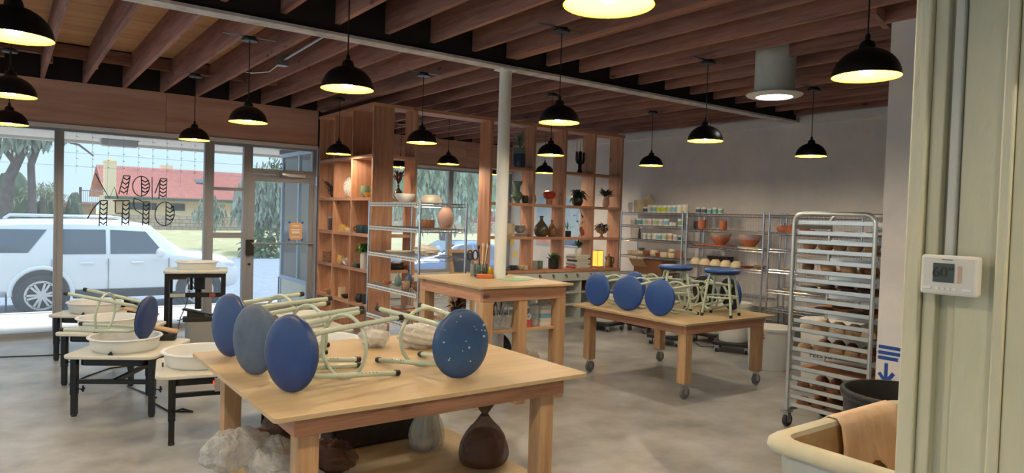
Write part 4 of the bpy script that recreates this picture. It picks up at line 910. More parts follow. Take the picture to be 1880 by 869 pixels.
for i, (y, k, m) in enumerate(((8.8, potp(.05, .12), 'glaze_yellow'), (8.7, prof(BOT, .045, .11), 'glaze_grey'), (8.62, prof(BOT, .04, .1), 'glaze_white'), (8.5, bowl(.08, .075), 'glaze_pink'))): pot('vase' if i < 3 else 'bowl', ['mustard spouted vase on the lower entrance shelf', 'grey bud vase on the lower entrance shelf', 'white bud vase on the lower entrance shelf', 'pink bowl on the lower entrance shelf'][i], 'vase' if i < 3 else 'bowl', (3.64, y, .841), k, m, group=SA)
t = pot('potted_plant', 'bright green plant in a tall white vase on the lower entrance shelf', 'plant', (3.62, 8.03, .841), cup(.045, .2), 'glaze_white', parts=[('leaves', spray(46, .05, .08, .19, .13, .028, 8, .1, .5), 'leaf', None)])
for i, y in enumerate((8.25, 8.135)): pot('bowl', ['dark bowl with green rim on the lower entrance shelf', 'black small bowl next to the white vase'][i], 'bowl', (3.62, y, .841), bowl(.06, .05), ['celadon', 'glaze_black'][i], group=SA)
for i, (y, k, m) in enumerate(((9.15, bowl(.09, .06), 'clay_tan'), (8.75, cup(.045, .13), 'clay_cream'), (8.6, bowl(.07, .05), 'glaze_black'), (8.18, potp(.06, .1), 'glaze_black'), (8.0, cup(.04, .11), 'glaze_teal'))): pot('pot', ['tan bowl on the bottom entrance shelf', 'cream cylinder on the bottom entrance shelf', 'low black dish on the bottom entrance shelf', 'round black pot on the bottom entrance shelf', 'dark teal cup on the bottom entrance shelf'][i], 'pot', (3.64, y, .401), k, m, group=SA)
t = pot('vase', 'olive vase of red dried flowers in the corner shelf cell', 'vase', (3.97, 7.83, 1.731), prof(BOT, .06, .17), 'glaze_green', parts=[('dried_flowers', spray(40, .03, .12, .17, .12, .014, 17, .8, -.1), 'flower', None), ('stems', twigs(14, .08, .15, .2, 6), 'dried', None)])
pot('folded_textile', 'black folded straps in the low corner shelf cell', 'textile', (3.97, 7.83, .841), [(0, 0), (.1, 0), (.11, .03), (.09, .06), (.1, .08), (.05, .1), (0, .1)], 'black_plastic')
# --- square shelves (y 7.70..7.97)
yB = 7.83
t = pot('potted_plant', 'grey-leafed plant in a tall two-tone pot on the highest square shelf', 'plant', (5.85, yB, 2.236), cup(.085, .29), 'celadon', parts=[('dark_glaze', B().lathe([(.0855, .02), (.088, .06), (.088, .19), (.0855, .2)], 24), 'glaze_blue', 40), ('leaves', spray(60, .06, .2, .28, .1, .02, 31, .3, .1), 'leaf_grey', None), ('stems', twigs(14, .08, .27, .24, 32), 'leaf_grey', None)])
pot('vase', 'tall flared green vase with ringed belly on the square shelves', 'vase', (5.83, yB, 1.741), prof(VASE, .1, .31), 'celadon', parts=[('ring_handle', B().tube([(-.06+.022*math.cos(6.283*k/12)-.03, 0, .1+.03*math.sin(6.283*k/12)) for k in range(12)], .006, 5, True), 'celadon', 60), ('ring_handle', B().tube([(.06+.022*math.cos(6.283*k/12)+.03, 0, .1+.03*math.sin(6.283*k/12)) for k in range(12)], .006, 5, True), 'celadon', 60)])
pot('cup', 'dark faceted cup right of the tall green vase', 'cup', (5.945, 7.79, 1.741), potp(.05, .11), 'glaze_black', 8, SB)
pot('jar', 'black jar left of the tall green vase, half behind the column', 'jar', (5.60, yB, 1.741), potp(.06, .18), 'glaze_black', group=SB)
for k in range(4): pot('bowl', 'tan bowl, %s up in the nested stack on the square shelves' % ORD[k], 'bowl', (5.68, 7.81, 1.271+.035*k), bowl(.1-.003*k, .075), 'clay_cream', group='nested tan bowls')
for k in range(2): pot('plate', ['lower grey plate under the grey bowls', 'upper grey plate under the grey bowls'][k], 'plate', (5.905, 7.81, 1.271+.022*k), [(0, 0), (.09, 0), (.098, .018), (.092, .018), (.07, .008), (0, .008)], 'glaze_grey', group='grey plates')
for k in range(2): pot('bowl', ['lower grey bowl on the plates', 'upper grey bowl on the plates'][k], 'bowl', (5.885, 7.81, 1.3175+.04*k), bowl(.088, .07), 'glaze_grey', group='grey bowls')
for i, (x, k, m, z) in enumerate(((5.62, bowl(.07, .035), 'glaze_grey', 0), (5.74, bowl(.085, .04), 'glaze_blue', 0), (5.74, bowl(.06, .035), 'celadon', .03), (5.86, bowl(.07, .06), 'clay_cream', 0), (5.955, cup(.045, .06), 'clay_cream', 0))): pot('dish', ['small grey dish at the left of the counter board', 'flat blue dish on the counter board', 'green dish nested on the blue dish', 'cream bowl on the counter board', 'small cream cup below the timber upright'][i], 'dish', (x, 7.75, .801+z), k, m, group='small dishes on the counter board')
pot('vase', 'slim tan vase left of the red vase', 'vase', (6.115, yB, 1.741), prof(BOT, .055, .22), 'clay_tan', group=SB)
pot('vase', 'round glossy red vase on a narrow tan foot', 'vase', (6.42, yB, 1.741), [(0, 0), (.05, 0), (.046, .06), (.06, .08), (0, .08)], 'clay_tan', parts=[('red_belly', B().lathe([(.04, .0805), (.085, .1), (.1, .14), (.088, .185), (.05, .2), (.03, .19), (0, .19)], 24), 'glaze_red', 50)])
pot('bottle_vase', 'large green streaked bottle vase on the square shelves', 'vase', (6.29, yB, 1.271), prof(BOT, .11, .30), 'glaze_green', group=SB)
pot('bottle_vase', 'smaller red-brown bottle vase on the square shelves', 'vase', (6.49, yB, 1.271), prof(BOT, .08, .245), 'glaze_brown', group=SB)
pot('pot', 'grey round pot at the left of the black plant pot', 'pot', (6.12, 7.78, .801), cup(.07, .12), 'glaze_grey', group=SB); pot('pot', 'green cup left of the black plant pot', 'pot', (6.27, 7.82, .801), cup(.05, .115), 'celadon', group=SB)
pot('potted_plant', 'fleshy green plant in a black pot on the counter board', 'plant', (6.51, 7.8, .801), cup(.075, .15), 'glaze_black', parts=[('soil', B().lathe([(0, .13), (.069, .13)], 16), 'clay_dark', None), ('leaves', spray(40, .08, .03, .13, .1, .02, 41, .3, .1), 'leaf', None)])
t = thing('candelabra', 'black cactus-shaped candelabra with three tan candles on the highest shelf', 'candle holder', (7.0, yB, 2.236))
part('stem', B().lathe([(0, 0), (.05, 0), (.04, .03), (.028, .06), (.03, .3), (.02, .33), (0, .33)], 12), M['glaze_black'], t, 40)
for s in (-1, 1): part('arm', B().tube([(0, 0, .15), (s*.05, 0, .16), (s*.07, 0, .2), (s*.07, 0, .32)], [.024, .024, .022, .018], 8), M['glaze_black'], t, 60)
for x in (-.07, 0, .07): part('candle', B().cyl((x, 0, .32), (x*1.05, 0, .5), .008, .006, n=8), M['candle'], t, 40)
pot('potted_plant', 'dark trailing plant in a black pot on the square shelves', 'plant', (6.97, yB, 1.741), potp(.09, .15), 'glaze_black', parts=[('leaves', spray(60, .12, .06, .12, .15, .03, 51, -.3, .5), 'leaf_dark', None)])
pot('potted_plant', 'spiky green plant in a pinkish-white pot on the square shelves', 'plant', (7.56, yB, 1.741), potp(.065, .16), 'glaze_pink', parts=[('leaves', spray(55, .1, .04, .15, .15, .02, 52, .5, .1), 'leaf_dark', None)])
pot('pot', 'small dark square-sided pot with a sprout on the square shelves', 'pot', (6.78, 7.80, 1.271), cup(.045, .09), 'glaze_black', 8, None, [('sprout', spray(8, .02, .03, .08, .16, .008, 53, 1.0, 0), 'leaf', None)])
t = thing('hanging_vine', 'thin vine with round leaves hanging inside a square shelf cell', 'plant', (7.04, 7.84, 1.45)); g = random.Random(3); b = B(); b2 = B()
for k in range(3):
    pts = [(0, 0, .249)]+[(g.uniform(-.06, .06)+.03*(k-1), g.uniform(-.03, .03), .249-.09*j) for j in range(1, 4)]; b.tube(pts, .002, 4)
    for p in pts[1:]: b2.leaf(p, (g.uniform(-1, 1), g.uniform(-1, .2), -.3), .07, .022, .1)
part('vines', b, M['leaf_dark'], t); part('leaves', b2, M['leaf_dark'], t)
t = thing('display_disc', 'reddish round disc leaning on a small stand in the vine cell', 'plate', (7.05, 7.8, 1.271)); part('disc', B().lathe([(0, 0), (.065, 0), (.07, .008), (.06, .014), (0, .014)], 24, (0, 0, .085), Matrix.Rotation(R(70), 4, 'X') @ Matrix.Rotation(R(20), 4, 'Y')), M['terra_red'], t, 40); part('stand', B().tube([(-.03, .02, 0), (0, .015, .06), (.03, .02, 0)], .005, 5), M['twig'], t)
t = pot('pedestal_bowl', 'footed tan bowl with dark dried foliage in the last square cell', 'bowl', (7.5, yB, 1.271), [(0, 0), (.05, 0), (.02, .02), (.02, .05), (.07, .07), (.1, .12), (.1, .14), (.09, .14), (.06, .09), (0, .08)], 'clay_tan', parts=[('dried_foliage', spray(90, .12, .05, .12, .12, .012, 55, -.4, .5), 'twig', None)])
BK = [('white', 'paper'), ('grey', 'glaze_grey'), ('white', 'paper'), ('black', 'glaze_black'), ('cream', 'clay_cream'), ('grey', 'glaze_grey'), ('white', 'paper')]
zb = .801
for i, (cn, m) in enumerate([('red', 'red')]+BK):
    hh = .024 if i != 4 else .03; w = .15-.008*(i % 3); dx = .02*math.sin(i*2.1)
    t = thing('book', '%s book, %s from the bottom of the stack under the white plant pot' % (cn, ORD[i]), 'book', (7.0+dx, 7.8, zb), group='stacked books'); part('cover', B().box(-w, w, -.11, .11, 0, .003).box(-w, w, -.11, .11, hh-.003, hh).box(-w, -w+.003, -.11, .11, .003, hh-.003), M[m], t); part('pages', B().box(-w+.0035, w-.006, -.106, .106, .0032, hh-.0032), M['paper'], t); zb += hh+.0008
pot('potted_plant', 'green plant in a white pot on top of the stack of books', 'plant', (7.0, 7.8, zb), potp(.06, .1), 'glaze_white', parts=[('leaves', spray(32, .06, .03, .1, .13, .018, 57, .5, .1), 'leaf', None)])
t = thing('amber_lamp', 'glowing amber lamp with a stick cage in the last counter cell', 'lamp', (7.38, 7.77, .801)); part('shade', B().box(-.055, .055, -.055, .055, .025, .26), M['salt_lamp'], t); part('base', B().box(-.065, .065, -.065, .065, 0, .024), M['fir_x'], t); part('cap', B().box(-.06, .06, -.06, .06, .261, .27), M['fir_x'], t)
for x in (-.058, .058): part('stick', B().cyl((x, -.058, .024), (x, -.058, .262), .004, n=6), M['twig'], t)
pot('kettle', 'brass tapered pitcher at the right end of the counter board', 'pitcher', (7.61, 7.76, .801), [(0, 0), (.065, 0), (.066, .02), (.05, .16), (.048, .17), (0, .19)], 'brass', parts=[('handle', B().tube([(.05, 0, .15), (.1, 0, .15), (.105, 0, .08), (.06, 0, .04)], .008, 6), 'brass', 60), ('spout', B().cyl((-.05, 0, .12), (-.085, 0, .17), .012, .007), 'brass', 40), ('knob', B().blob((0, 0, .2), .012, .012, .012, 8, 6, 0), 'glaze_black', 50)])
# bench contents
for i, (x, z, m, nm) in enumerate(((6.5, .461, 'wicker', 'woven basket on the bench shelf under the hooks'), (7.35, .461, 'wicker', 'woven basket under the bench beside the stools'), (5.8, .461, 'card_dark', 'brown box on the left bench shelf'))):
    t = thing('basket', nm, 'basket', (x, 7.8, z)); part('body', B().rrect(-.2, .2, -.11, .11, 0, .12, .03), M[m], t); part('rim', B().tube([(p[0], p[1], .124) for p in rr(-.205, .205, -.115, .115, .03)], .008, 6, True), M[m], t, 50)
# ================================================================ CHROME WIRE SHELVES
def wire_unit(label, x0, x1, y0, y1, lv, h, group=None, step=.045, back=False):
    o_ = ((x0+x1)/2, (y0+y1)/2, 0); t = thing('wire_shelf', label, 'shelving', o_, group=group)
    for x in (x0, x1):
        for y in (y0, y1): part('post', B(o_).cyl((x, y, .0), (x, y, h), .0127, n=10), M['chrome'], t, 40)
    for z in lv:
        b = B(o_); e_ = .0135
        for (xa, ya, xb, yb) in ((x0, y0+e_, x0, y1-e_), (x1, y0+e_, x1, y1-e_), (x0+e_, y0, x1-e_, y0), (x0+e_, y1, x1-e_, y1)):
            b.cyl((xa, ya, z-.004), (xb, yb, z-.004), .004, n=5); b.cyl((xa, ya, z-.036), (xb, yb, z-.036), .004, n=5)
            L_ = math.hypot(xb-xa, yb-ya); n = max(4, int(L_/.03))
            b.tube([(xa+(xb-xa)*k/n, ya+(yb-ya)*k/n, z-.006 if k % 2 else z-.034) for k in range(n+1)], .003, 4)
        tier = part('tier', b, M['chrome'], t)
        b = B(o_); n = int((y1-y0)/step)
        for k in range(1, n): y = y0+(y1-y0)*k/n; b.cyl((x0, y, z-.0015), (x1, y, z-.0015), .0015, n=4, cap=False)
        for k in (1, 2): x = x0+(x1-x0)*k/3; b.cyl((x, y0, z-.005), (x, y1, z-.005), .002, n=4, cap=False)
        part('wire_deck', b, M['chrome'], tier)['kind'] = 'stuff'
    if back:
        b = B(o_)
        for k in range(1, int((y1-y0)/.04)): y = y0+.04*k; b.cyl((x1-.012, y, .12), (x1-.012, y, h-.03), .0015, n=4, cap=False)
        for k in range(8): b.cyl((x1-.014, y0, .2+k*.19), (x1-.014, y1, .2+k*.19), .002, n=4, cap=False)
        part('back_grid', b, M['chrome'], t)['kind'] = 'stuff'
    return t
GW = 'chrome wire shelf units along the right wall'
L1 = [.3, .75, 1.015, 1.27, 1.48, 1.672]; L2 = [.3, .6, .96, 1.23, 1.455, 1.672]; L3 = [.3, .5, .73, .985, 1.243, 1.456, 1.672]
wire_unit('chrome wire shelf unit full of glaze jars beside the timber shelves', 7.75, 8.13, 6.45, 7.66, L1, 1.70, GW)
wire_unit('chrome wire shelf unit with terracotta bowls in the middle of the right wall', 7.75, 8.13, 5.15, 6.37, L2, 1.70, GW, back=True)
wire_unit('chrome wire shelf unit partly behind the aluminium tray rack', 7.75, 8.13, 3.9, 5.07, L3, 1.70, GW, back=True)
LM = [.12, .42, .75, 1.11, 1.40, 1.66]
wm = wire_unit('chrome wire shelf unit standing by itself in front of the corner post', 3.3, 3.84, 6.02, 7.2, LM, 1.68, None)
for z in LM:
    o = part('edge_band', B((3.57, 6.61, 0)).box(3.284, 3.290, 6.04, 7.18, z-.042, z-.002), M['white_plastic'], wm)
    b = B((3.57, 6.61, 0))
    for k in range(34): b.add([(3.2835, 6.06+k*.033, z-.03), (3.2835, 6.076+k*.033, z-.03), (3.2835, 6.084+k*.033, z-.014), (3.2835, 6.068+k*.033, z-.014)], [(0, 1, 2, 3)])
    part('band_slots', b, M['ink'], o)['kind'] = 'stuff'
# jars
def jar(y, z, r, h, lab, label, lid='white_plastic', x=7.86):
    t = thing('glaze_jar', label, 'jar', (x, y, z), group='glaze jars on the wire shelves')
    part('body', B().cyl((0, 0, 0), (0, 0, h*.82), r*.94, n=16), M['white_plastic'], t, 40); part('label_band', B().cyl((0, 0, h*.12), (0, 0, h*.7), r*.955, n=16, cap=False), M[lab], t, 40); part('lid', B().cyl((0, 0, h*.8), (0, 0, h), r, n=16), M[lid], t, 40)
J = [(1.674, [(7.27, .035, .085, 'jl_navy', 'navy'), (7.17, .042, .11, 'jl_grey', 'grey'), (7.08, .042, .11, 'jl_teal', 'teal'), (6.99, .042, .11, 'jl_lime', 'lime green'), (6.90, .042, .11, 'jl_lime', 'lime green'), (6.80, .042, .115, 'jl_sage', 'sage'), (6.705, .045, .115, 'jl_blue', 'sky blue'), (6.605, .047, .12, 'jl_cream', 'cream'), (6.50, .047, .125, 'jl_cream', 'cream')], 'top'),
     (1.482, [(7.5, .05, .1, 'jl_grey', 'grey'), (7.38, .05, .1, 'jl_teal', 'teal'), (7.26, .045, .1, 'jl_sage', 'sage'), (7.16, .045, .1, 'jl_pink', 'pink'), (7.05, .048, .1, 'jl_sage', 'sage'), (6.94, .045, .1, 'jl_grey', 'grey'), (6.84, .045, .105, 'jl_blue', 'sky blue'), (6.755, .03, .055, 'jl_cream', 'cream'), (6.69, .03, .055, 'jl_cream', 'cream'), (6.57, .05, .11, 'jl_green', 'green')], 'second'),
     (1.272, [(7.27, .042, .09, 'jl_grey', 'grey'), (7.17, .042, .09, 'jl_grey', 'grey'), (7.06, .042, .095, 'jl_cream', 'cream'), (6.97, .042, .095, 'jl_blue', 'sky blue'), (6.87, .04, .1, 'jl_sage', 'sage'), (6.76, .045, .105, 'jl_brown', 'tan'), (6.66, .038, .09, 'jl_grey', 'grey'), (6.575, .034, .08, 'jl_navy', 'navy'), (6.50, .032, .08, 'jl_grey', 'grey')], 'third')]
for z, row, nm in J:
    for i, (y, r_, h_, lab, cn) in enumerate(row): jar(y, z, r_, h_, lab, 'white glaze jar with %s label, %s jar from left on %s wire shelf' % (cn, ORD[i], nm))
for i, (y, h_) in enumerate(((6.27, .085), (6.17, .085), (6.075, .07), (5.985, .085), (5.895, .07))): jar(y, 1.674, .038, h_, 'jl_navy' if i < 2 else 'jl_teal', 'small dark-banded jar, %s of five on the top of the middle wire shelf' % ORD[i])
pot('cup', 'tall white paper cup at the left end of the top wire shelf', 'cup', (7.86, 7.585, 1.674), cup(.035, .15, base=.7), 'glaze_white', group='cups on the top wire shelf')
pot('jug', 'wide tan plastic tub at the left end of the top wire shelf', 'jug', (7.9, 7.43, 1.674), cup(.085, .19), 'clay_cream', group='tubs on the top wire shelf'); pot('jug', 'pale plastic jug standing behind the tan tub', 'jug', (8.05, 7.36, 1.674), [(0, 0), (.07, 0), (.075, .16), (.06, .22), (.03, .26), (.03, .28), (0, .28)], 'clay_cream', group='tubs on the top wire shelf')
pot('cup', 'tall white bucket-shaped tumbler on the third wire shelf', 'cup', (7.9, 7.5, 1.272), cup(.075, .17, base=.75), 'glaze_white')
pot('dropper_bottle', 'dark dropper bottle beside the white tumbler', 'bottle', (7.84, 7.355, 1.272), [(0, 0), (.02, 0), (.02, .09), (.012, .1), (.014, .12), (.004, .15), (0, .155)], 'glaze_black')
PB = [(7.57, cup(.03, .06), 'clay_cream', 'small cream cup'), (7.48, cup(.045, .07), 'clay_cream', 'grey-cream tumbler'), (7.41, cup(.032, .075), 'clay_cream', 'narrow cream cup'), (7.32, potp(.06, .07), 'clay_cream', 'cream bowl'), (7.2, bowl(.07, .075), 'terracotta', 'pinkish bowl'), (7.06, potp(.07, .095), 'clay_cream', 'round cream pot'), (6.96, bowl(.06, .06), 'terra_red', 'red-rimmed bowl'), (6.86, cup(.068, .075), 'clay_cream', 'wide cream cup'), (6.72, cup(.052, .075), 'clay_cream', 'cream tumbler'), (6.57, cup(.045, .11), 'terracotta', 'terracotta cup')]
for i, (y, k, m, nm) in enumerate(PB): pot('clay_pot', '%s, %s piece from the left on the fourth wire shelf' % (nm, ORD[i]), 'pot', (7.86, y, 1.017), k, m, group='clay pieces on the fourth wire shelf')
pot('bowl', 'green glazed bowl stacked on the cream bowl of the fourth wire shelf', 'bowl', (7.86, 7.32, 1.088), bowl(.055, .045), 'celadon'); pot('bowl', 'round cream bowl stacked on a tumbler of the fourth wire shelf', 'bowl', (7.86, 6.72, 1.093), potp(.056, .055), 'clay_cream')
t = thing('cardboard_box', 'open brown cardboard box on the wire shelf above the buckets', 'box', (7.93, 7.1, .752)); part('carton', B().box(-.16, .16, -.28, .28, 0, .19), M['card_dark'], t); part('flap', B().obox((-.21, .16, .16), (.05, 0, -.06), (0, .14, 0), (.003, 0, .002)), M['cardboard'], t); part('rim', B().box(-.165, .165, -.285, .285, .1905, .205), M['card_dark'], t)
pot('cup', 'dark cup at the left of the terracotta cylinders', 'cup', (7.9, 6.31, 1.457), cup(.05, .105), 'glaze_black'); pot('clay_cylinder', 'terracotta cylinder standing left on the middle wire unit', 'pot', (7.86, 6.2, 1.457), cup(.055, .13), 'terracotta', group='terracotta cylinders')
t = pot('plate', 'flat clay plate beside the left terracotta cylinder', 'plate', (7.88, 6.02, 1.457), [(0, 0), (.1, 0), (.105, .008), (0, .008)], 'clay_tan'); pot('clay_cylinder', 'terracotta cylinder standing right on the middle wire unit', 'pot', (7.82, 5.815, 1.457), cup(.052, .12), 'terracotta', group='terracotta cylinders')
for i, (y, r_) in enumerate(((6.2, .14), (5.92, .17))): pot('clay_slab', ['round clay board at the left on the bowl shelf', 'clay board under the left terracotta bowl'][i], 'board', (7.92, y, 1.232), [(0, 0), (r_, 0), (r_, .018), (0, .018)], 'terracotta', 28)
pot('bowl', 'large terracotta bowl wrapped in clear plastic, left of two', 'bowl', (7.92, 5.92, 1.251), bowl(.135, .15), 'terracotta', 28, 'wrapped terracotta bowls', [('plastic_wrap', B().lathe([(.07, .03), (.145, .13), (.14, .17), (.08, .215), (0, .18)], 24), 'film_clear', 60)])
pot('clay_slab', 'pale round board under the right terracotta bowl', 'board', (7.92, 5.46, 1.232), [(0, 0), (.15, 0), (.15, .012), (0, .012)], 'clay_cream', 28); pot('bowl', 'large terracotta bowl wrapped in clear plastic, right of two', 'bowl', (7.92, 5.46, 1.245), bowl(.15, .16), 'terracotta', 28, 'wrapped terracotta bowls', [('plastic_wrap', B().lathe([(.08, .03), (.16, .13), (.155, .17), (.09, .195), (0, .185)], 24), 'film_clear', 60)])
for i, y in enumerate((6.28, 6.12, 5.945, 5.775, 5.61)): pot('bowl', 'upturned cream bowl, %s of five in a row behind the upright stools' % ORD[i], 'bowl', (7.86, y, .962), dome(.08, .085), 'clay_cream', 22, 'upturned cream bowls')
t = thing('crate', 'small dark crate behind the upturned cream bowls', 'crate', (8.03, 6.0, .962)); part('tub', B().box(-.07, .07, -.17, .17, 0, .11), M['glaze_black'], t, bevel=.008); part('rim', B().box(-.075, .075, -.175, .175, .1105, .122), M['glaze_black'], t)
for i, (y, r_, h_, m) in enumerate(((5.45, .09, .03, 'terra_red'), (5.27, .08, .05, 'clay_tan'))): pot('dish', ['flat red dish at the right of the cream bowls', 'tan dish at the right end of the cream bowls'][i], 'dish', (7.88, y, .962), bowl(r_, h_), m)
pot('clay_pumpkin', 'ribbed terracotta pumpkin on the third wire unit', 'sculpture', (7.86, 4.93, 1.458), [(0, 0), (.08, 0), (.1, .04), (.09, .075), (.03, .085), (0, .08)], 'terracotta', 10, None, [('stalk', B().cyl((0, 0, .08), (.01, 0, .12), .008, .005), 'terra_red', None)]); pot('clay_cone', 'small terracotta cone beside the clay pumpkin', 'sculpture', (7.82, 4.81, 1.458), [(0, 0), (.06, 0), (.05, .05), (.02, .1), (0, .11)], 'terracotta', 8)
pot('bowl', 'shallow terracotta dish right of the clay cone', 'bowl', (7.86, 4.66, 1.458), bowl(.07, .07), 'terracotta')
for i, (y, z, m) in enumerate(((4.85, .987, 'clay_cream'), (4.5, .987, 'clay_tan'), (4.8, .732, 'clay_cream'), (4.45, .732, 'glaze_white'), (4.7, .502, 'clay_cream'))): pot('plate', ['cream plate at the left of the third wire unit', 'tan plate farther right on the third wire unit', 'cream plate one shelf below the tan plate', 'white plate one shelf below the tan plate', 'cream plate on the low shelf of the third wire unit'][i], 'plate', (7.9, y, z), [(0, 0), (.1, 0), (.13, .02), (.124, .02), (.09, .008), (0, .008)], m, 24)
# items on the free-standing wire unit
GM = 'pieces on the free-standing wire shelf'
pot('bowl', 'white scalloped bowl on top of the free-standing wire shelf', 'bowl', (3.52, 6.78, 1.662), bowl(.115, .1), 'glaze_white', 14, GM); pot('bowl', 'large grey upturned bowl on top of the free-standing wire shelf', 'bowl', (3.66, 6.45, 1.662), dome(.14, .09), 'glaze_grey', 26, GM)
pot('bowl', 'dark clay bowl on the second tier of the free-standing wire shelf', 'bowl', (3.62, 6.45, 1.402), cup(.08, .085), 'clay_brown', 22, GM)
t = thing('clay_torso', 'pink clay torso form on the second tier behind the dark bowl', 'sculpture', (3.68, 6.17, 1.402)); part('body', B().blob((0, 0, .11), .08, .1, .115, amp=.06, flat=0), M['glaze_pink'], t, 60); part('base', B().cyl((0, 0, .001), (0, 0, .012), .08, n=20), M['clay_tan'], t)
pot('plate', 'pale oval plate on the third tier of the wire shelf', 'plate', (3.5, 6.85, 1.112), [(0, 0), (.12, 0), (.15, .02), (.14, .02), (0, .008)], 'clay_cream', 24, GM); t = thing('bag', 'crumpled white bag on the third tier of the wire shelf', 'bag', (3.58, 6.38, 1.112)); part('film', B().blob((0, 0, .05), .12, .15, .06, 20, 12, .16, 5, flat=0, freq=3), M['cloth_white'], t, 60); part('contents', B().blob((0, 0, .03), .08, .1, .03, amp=.05, flat=.001), M['clay_tan'], t)
for i, (x, y, k, m, nm) in enumerate(((3.45, 6.75, prof(BOT, .04, .17), 'celadon', 'slim green figurine vase'), (3.5, 6.6, prof(BOT, .05, .19), 'glaze_blue', 'blue-grey bottle vase'), (3.42, 6.5, cup(.04, .08), 'clay_tan', 'tan cup'), (3.5, 6.36, bowl(.08, .08), 'clay_brown', 'brown bowl at the back'), (3.42, 6.22, bowl(.085, .07), 'clay_brown', 'brown bowl near the post'), (3.6, 6.2, prof(BOT, .05, .17), 'clay_tan', 'tan bottle vase'), (3.42, 6.95, bowl(.05, .04), 'terracotta', 'tiny terracotta dish'))): pot('vessel', nm+' on the fourth tier of the free-standing wire shelf', 'vessel', (x, y, .752), k, m, 20, GM)
for i, (x, y, m, nm) in enumerate(((3.45, 6.62, 'glaze_grey', 'grey footed bowl'), (3.47, 6.3, 'glaze_yellow', 'yellow and blue bowl'))): pot('bowl', nm+' on the lowest visible tier of the free-standing wire shelf', 'bowl', (x, y, .422), bowl(.13, .12), m, 26, GM, [('rim_band', B().lathe([(.1285, .1), (.1315, .12), (.131, .122), (.126, .1)], 26), 'terra_red' if i == 0 else 'glaze_blue', 40)])
t = thing('chalkboard', 'small framed chalkboard easel behind the counter', 'sign', (4.15, 6.55, .0)); part('frame', B().obox((0, 0, 1.02), (.17, 0, 0), (0, .012, 0), (0, .05, .14)), M['pine_x'], t); part('slate', B().obox((0, -.014, 1.02), (.135, 0, 0), (0, .002, 0), (0, .038, .105)), M['glaze_blue'], t); part('stand', B().box(-.16, -.12, -.02, .02, 0, .95).box(.12, .16, -.02, .02, 0, .95).box(-.12, .12, -.015, .015, .8, .84), M['pine_z'], t)
# ================================================================ ALUMINIUM TRAY RACK
O_ = (5.11, 2.655, 0); rk = thing('tray_rack', 'tall aluminium bakery rack on casters loaded with boards of clay pots', 'rack', O_)
X0, X1, Y0, Y1, ZT = 4.85, 5.37, 2.35, 2.96, 1.64
for x in (X0, X1):
    a = [(x, Y0, .13), (x, Y0, ZT-.07)]+[(x, Y0+.07-.07*math.cos(R(q)), ZT-.07+.07*math.sin(R(q))) for q in (22, 45, 67, 90)]
    a += [(x, Y1-.07+.07*math.sin(R(q)), ZT-.07+.07*math.cos(R(q))) for q in (0, 22, 45, 67, 90)]+[(x, Y1, .13)]
    part('side_frame', B(O_).tube(a, .016, 8), M['alu'], rk, 50)
for y in (Y0, Y1):
    for z in (.135, ZT-.1): part('cross_rail', B(O_).box(X0+.017, X1-.017, y-.012, y+.012, z-.014, z+.014), M['alu'], rk)
RZ = [1.561, 1.482, 1.415, 1.345, 1.267, 1.19, 1.125, 1.056, .977, .906, .813, .746, .666, .595, .523, .452, .372, .30, .228, .165]
for z in RZ:
    for s, x in ((1, X0), (-1, X1)):
        xa, xb = sorted((x+s*.013, x+s*.017)); xc, xd = sorted((x+s*.013, x+s*.045))
        part('runner', B(O_).box(xa, xb, Y0+.017, Y1-.017, z-.004, z+.028).box(xc, xd, Y0+.017, Y1-.017, z-.004, z-.001), M['alu'], rk)
for x in (X0, X1):
    for y in (Y0, Y1): caster(rk, x-O_[0], y-O_[1], .05, 'rubber')
def tray(i, m, label, rot=0): return solo('board', B().box(-.235, .235, -.275, .275, 0, .014), M[m], label, 'board', (O_[0], O_[1], RZ[i]), group='boards in the tray rack')
TR = [(1, 'clay_tan', 'first', 'terracotta', .03, .02, 4, 'flat'), (3, 'clay_tan', 'second', 'clay_tan', .055, .06, 5, 'bowl'), (5, 'clay_tan', 'third', 'clay_brown', .055, .075, 4, 'cup'), (7, 'clay_cream', 'fourth', 'clay_dark', .07, .025, 4, 'flat'),
      (9, 'roller', 'fifth', 'clay_dark', .08, .02, 2, 'flat'), (11, 'clay_tan', 'sixth', 'clay_cream', .06, .062, 5, 'dome'), (13, 'clay_tan', 'seventh', 'clay_brown', .055, .055, 5, 'pot'), (15, 'roller', 'eighth', None, 0, 0, 0, ''), (17, 'clay_tan', 'ninth', 'clay_brown', .055, .055, 5, 'pot'), (19, 'clay_tan', 'tenth', 'clay_brown', .058, .055, 5, 'pot')]
g = random.Random(8)
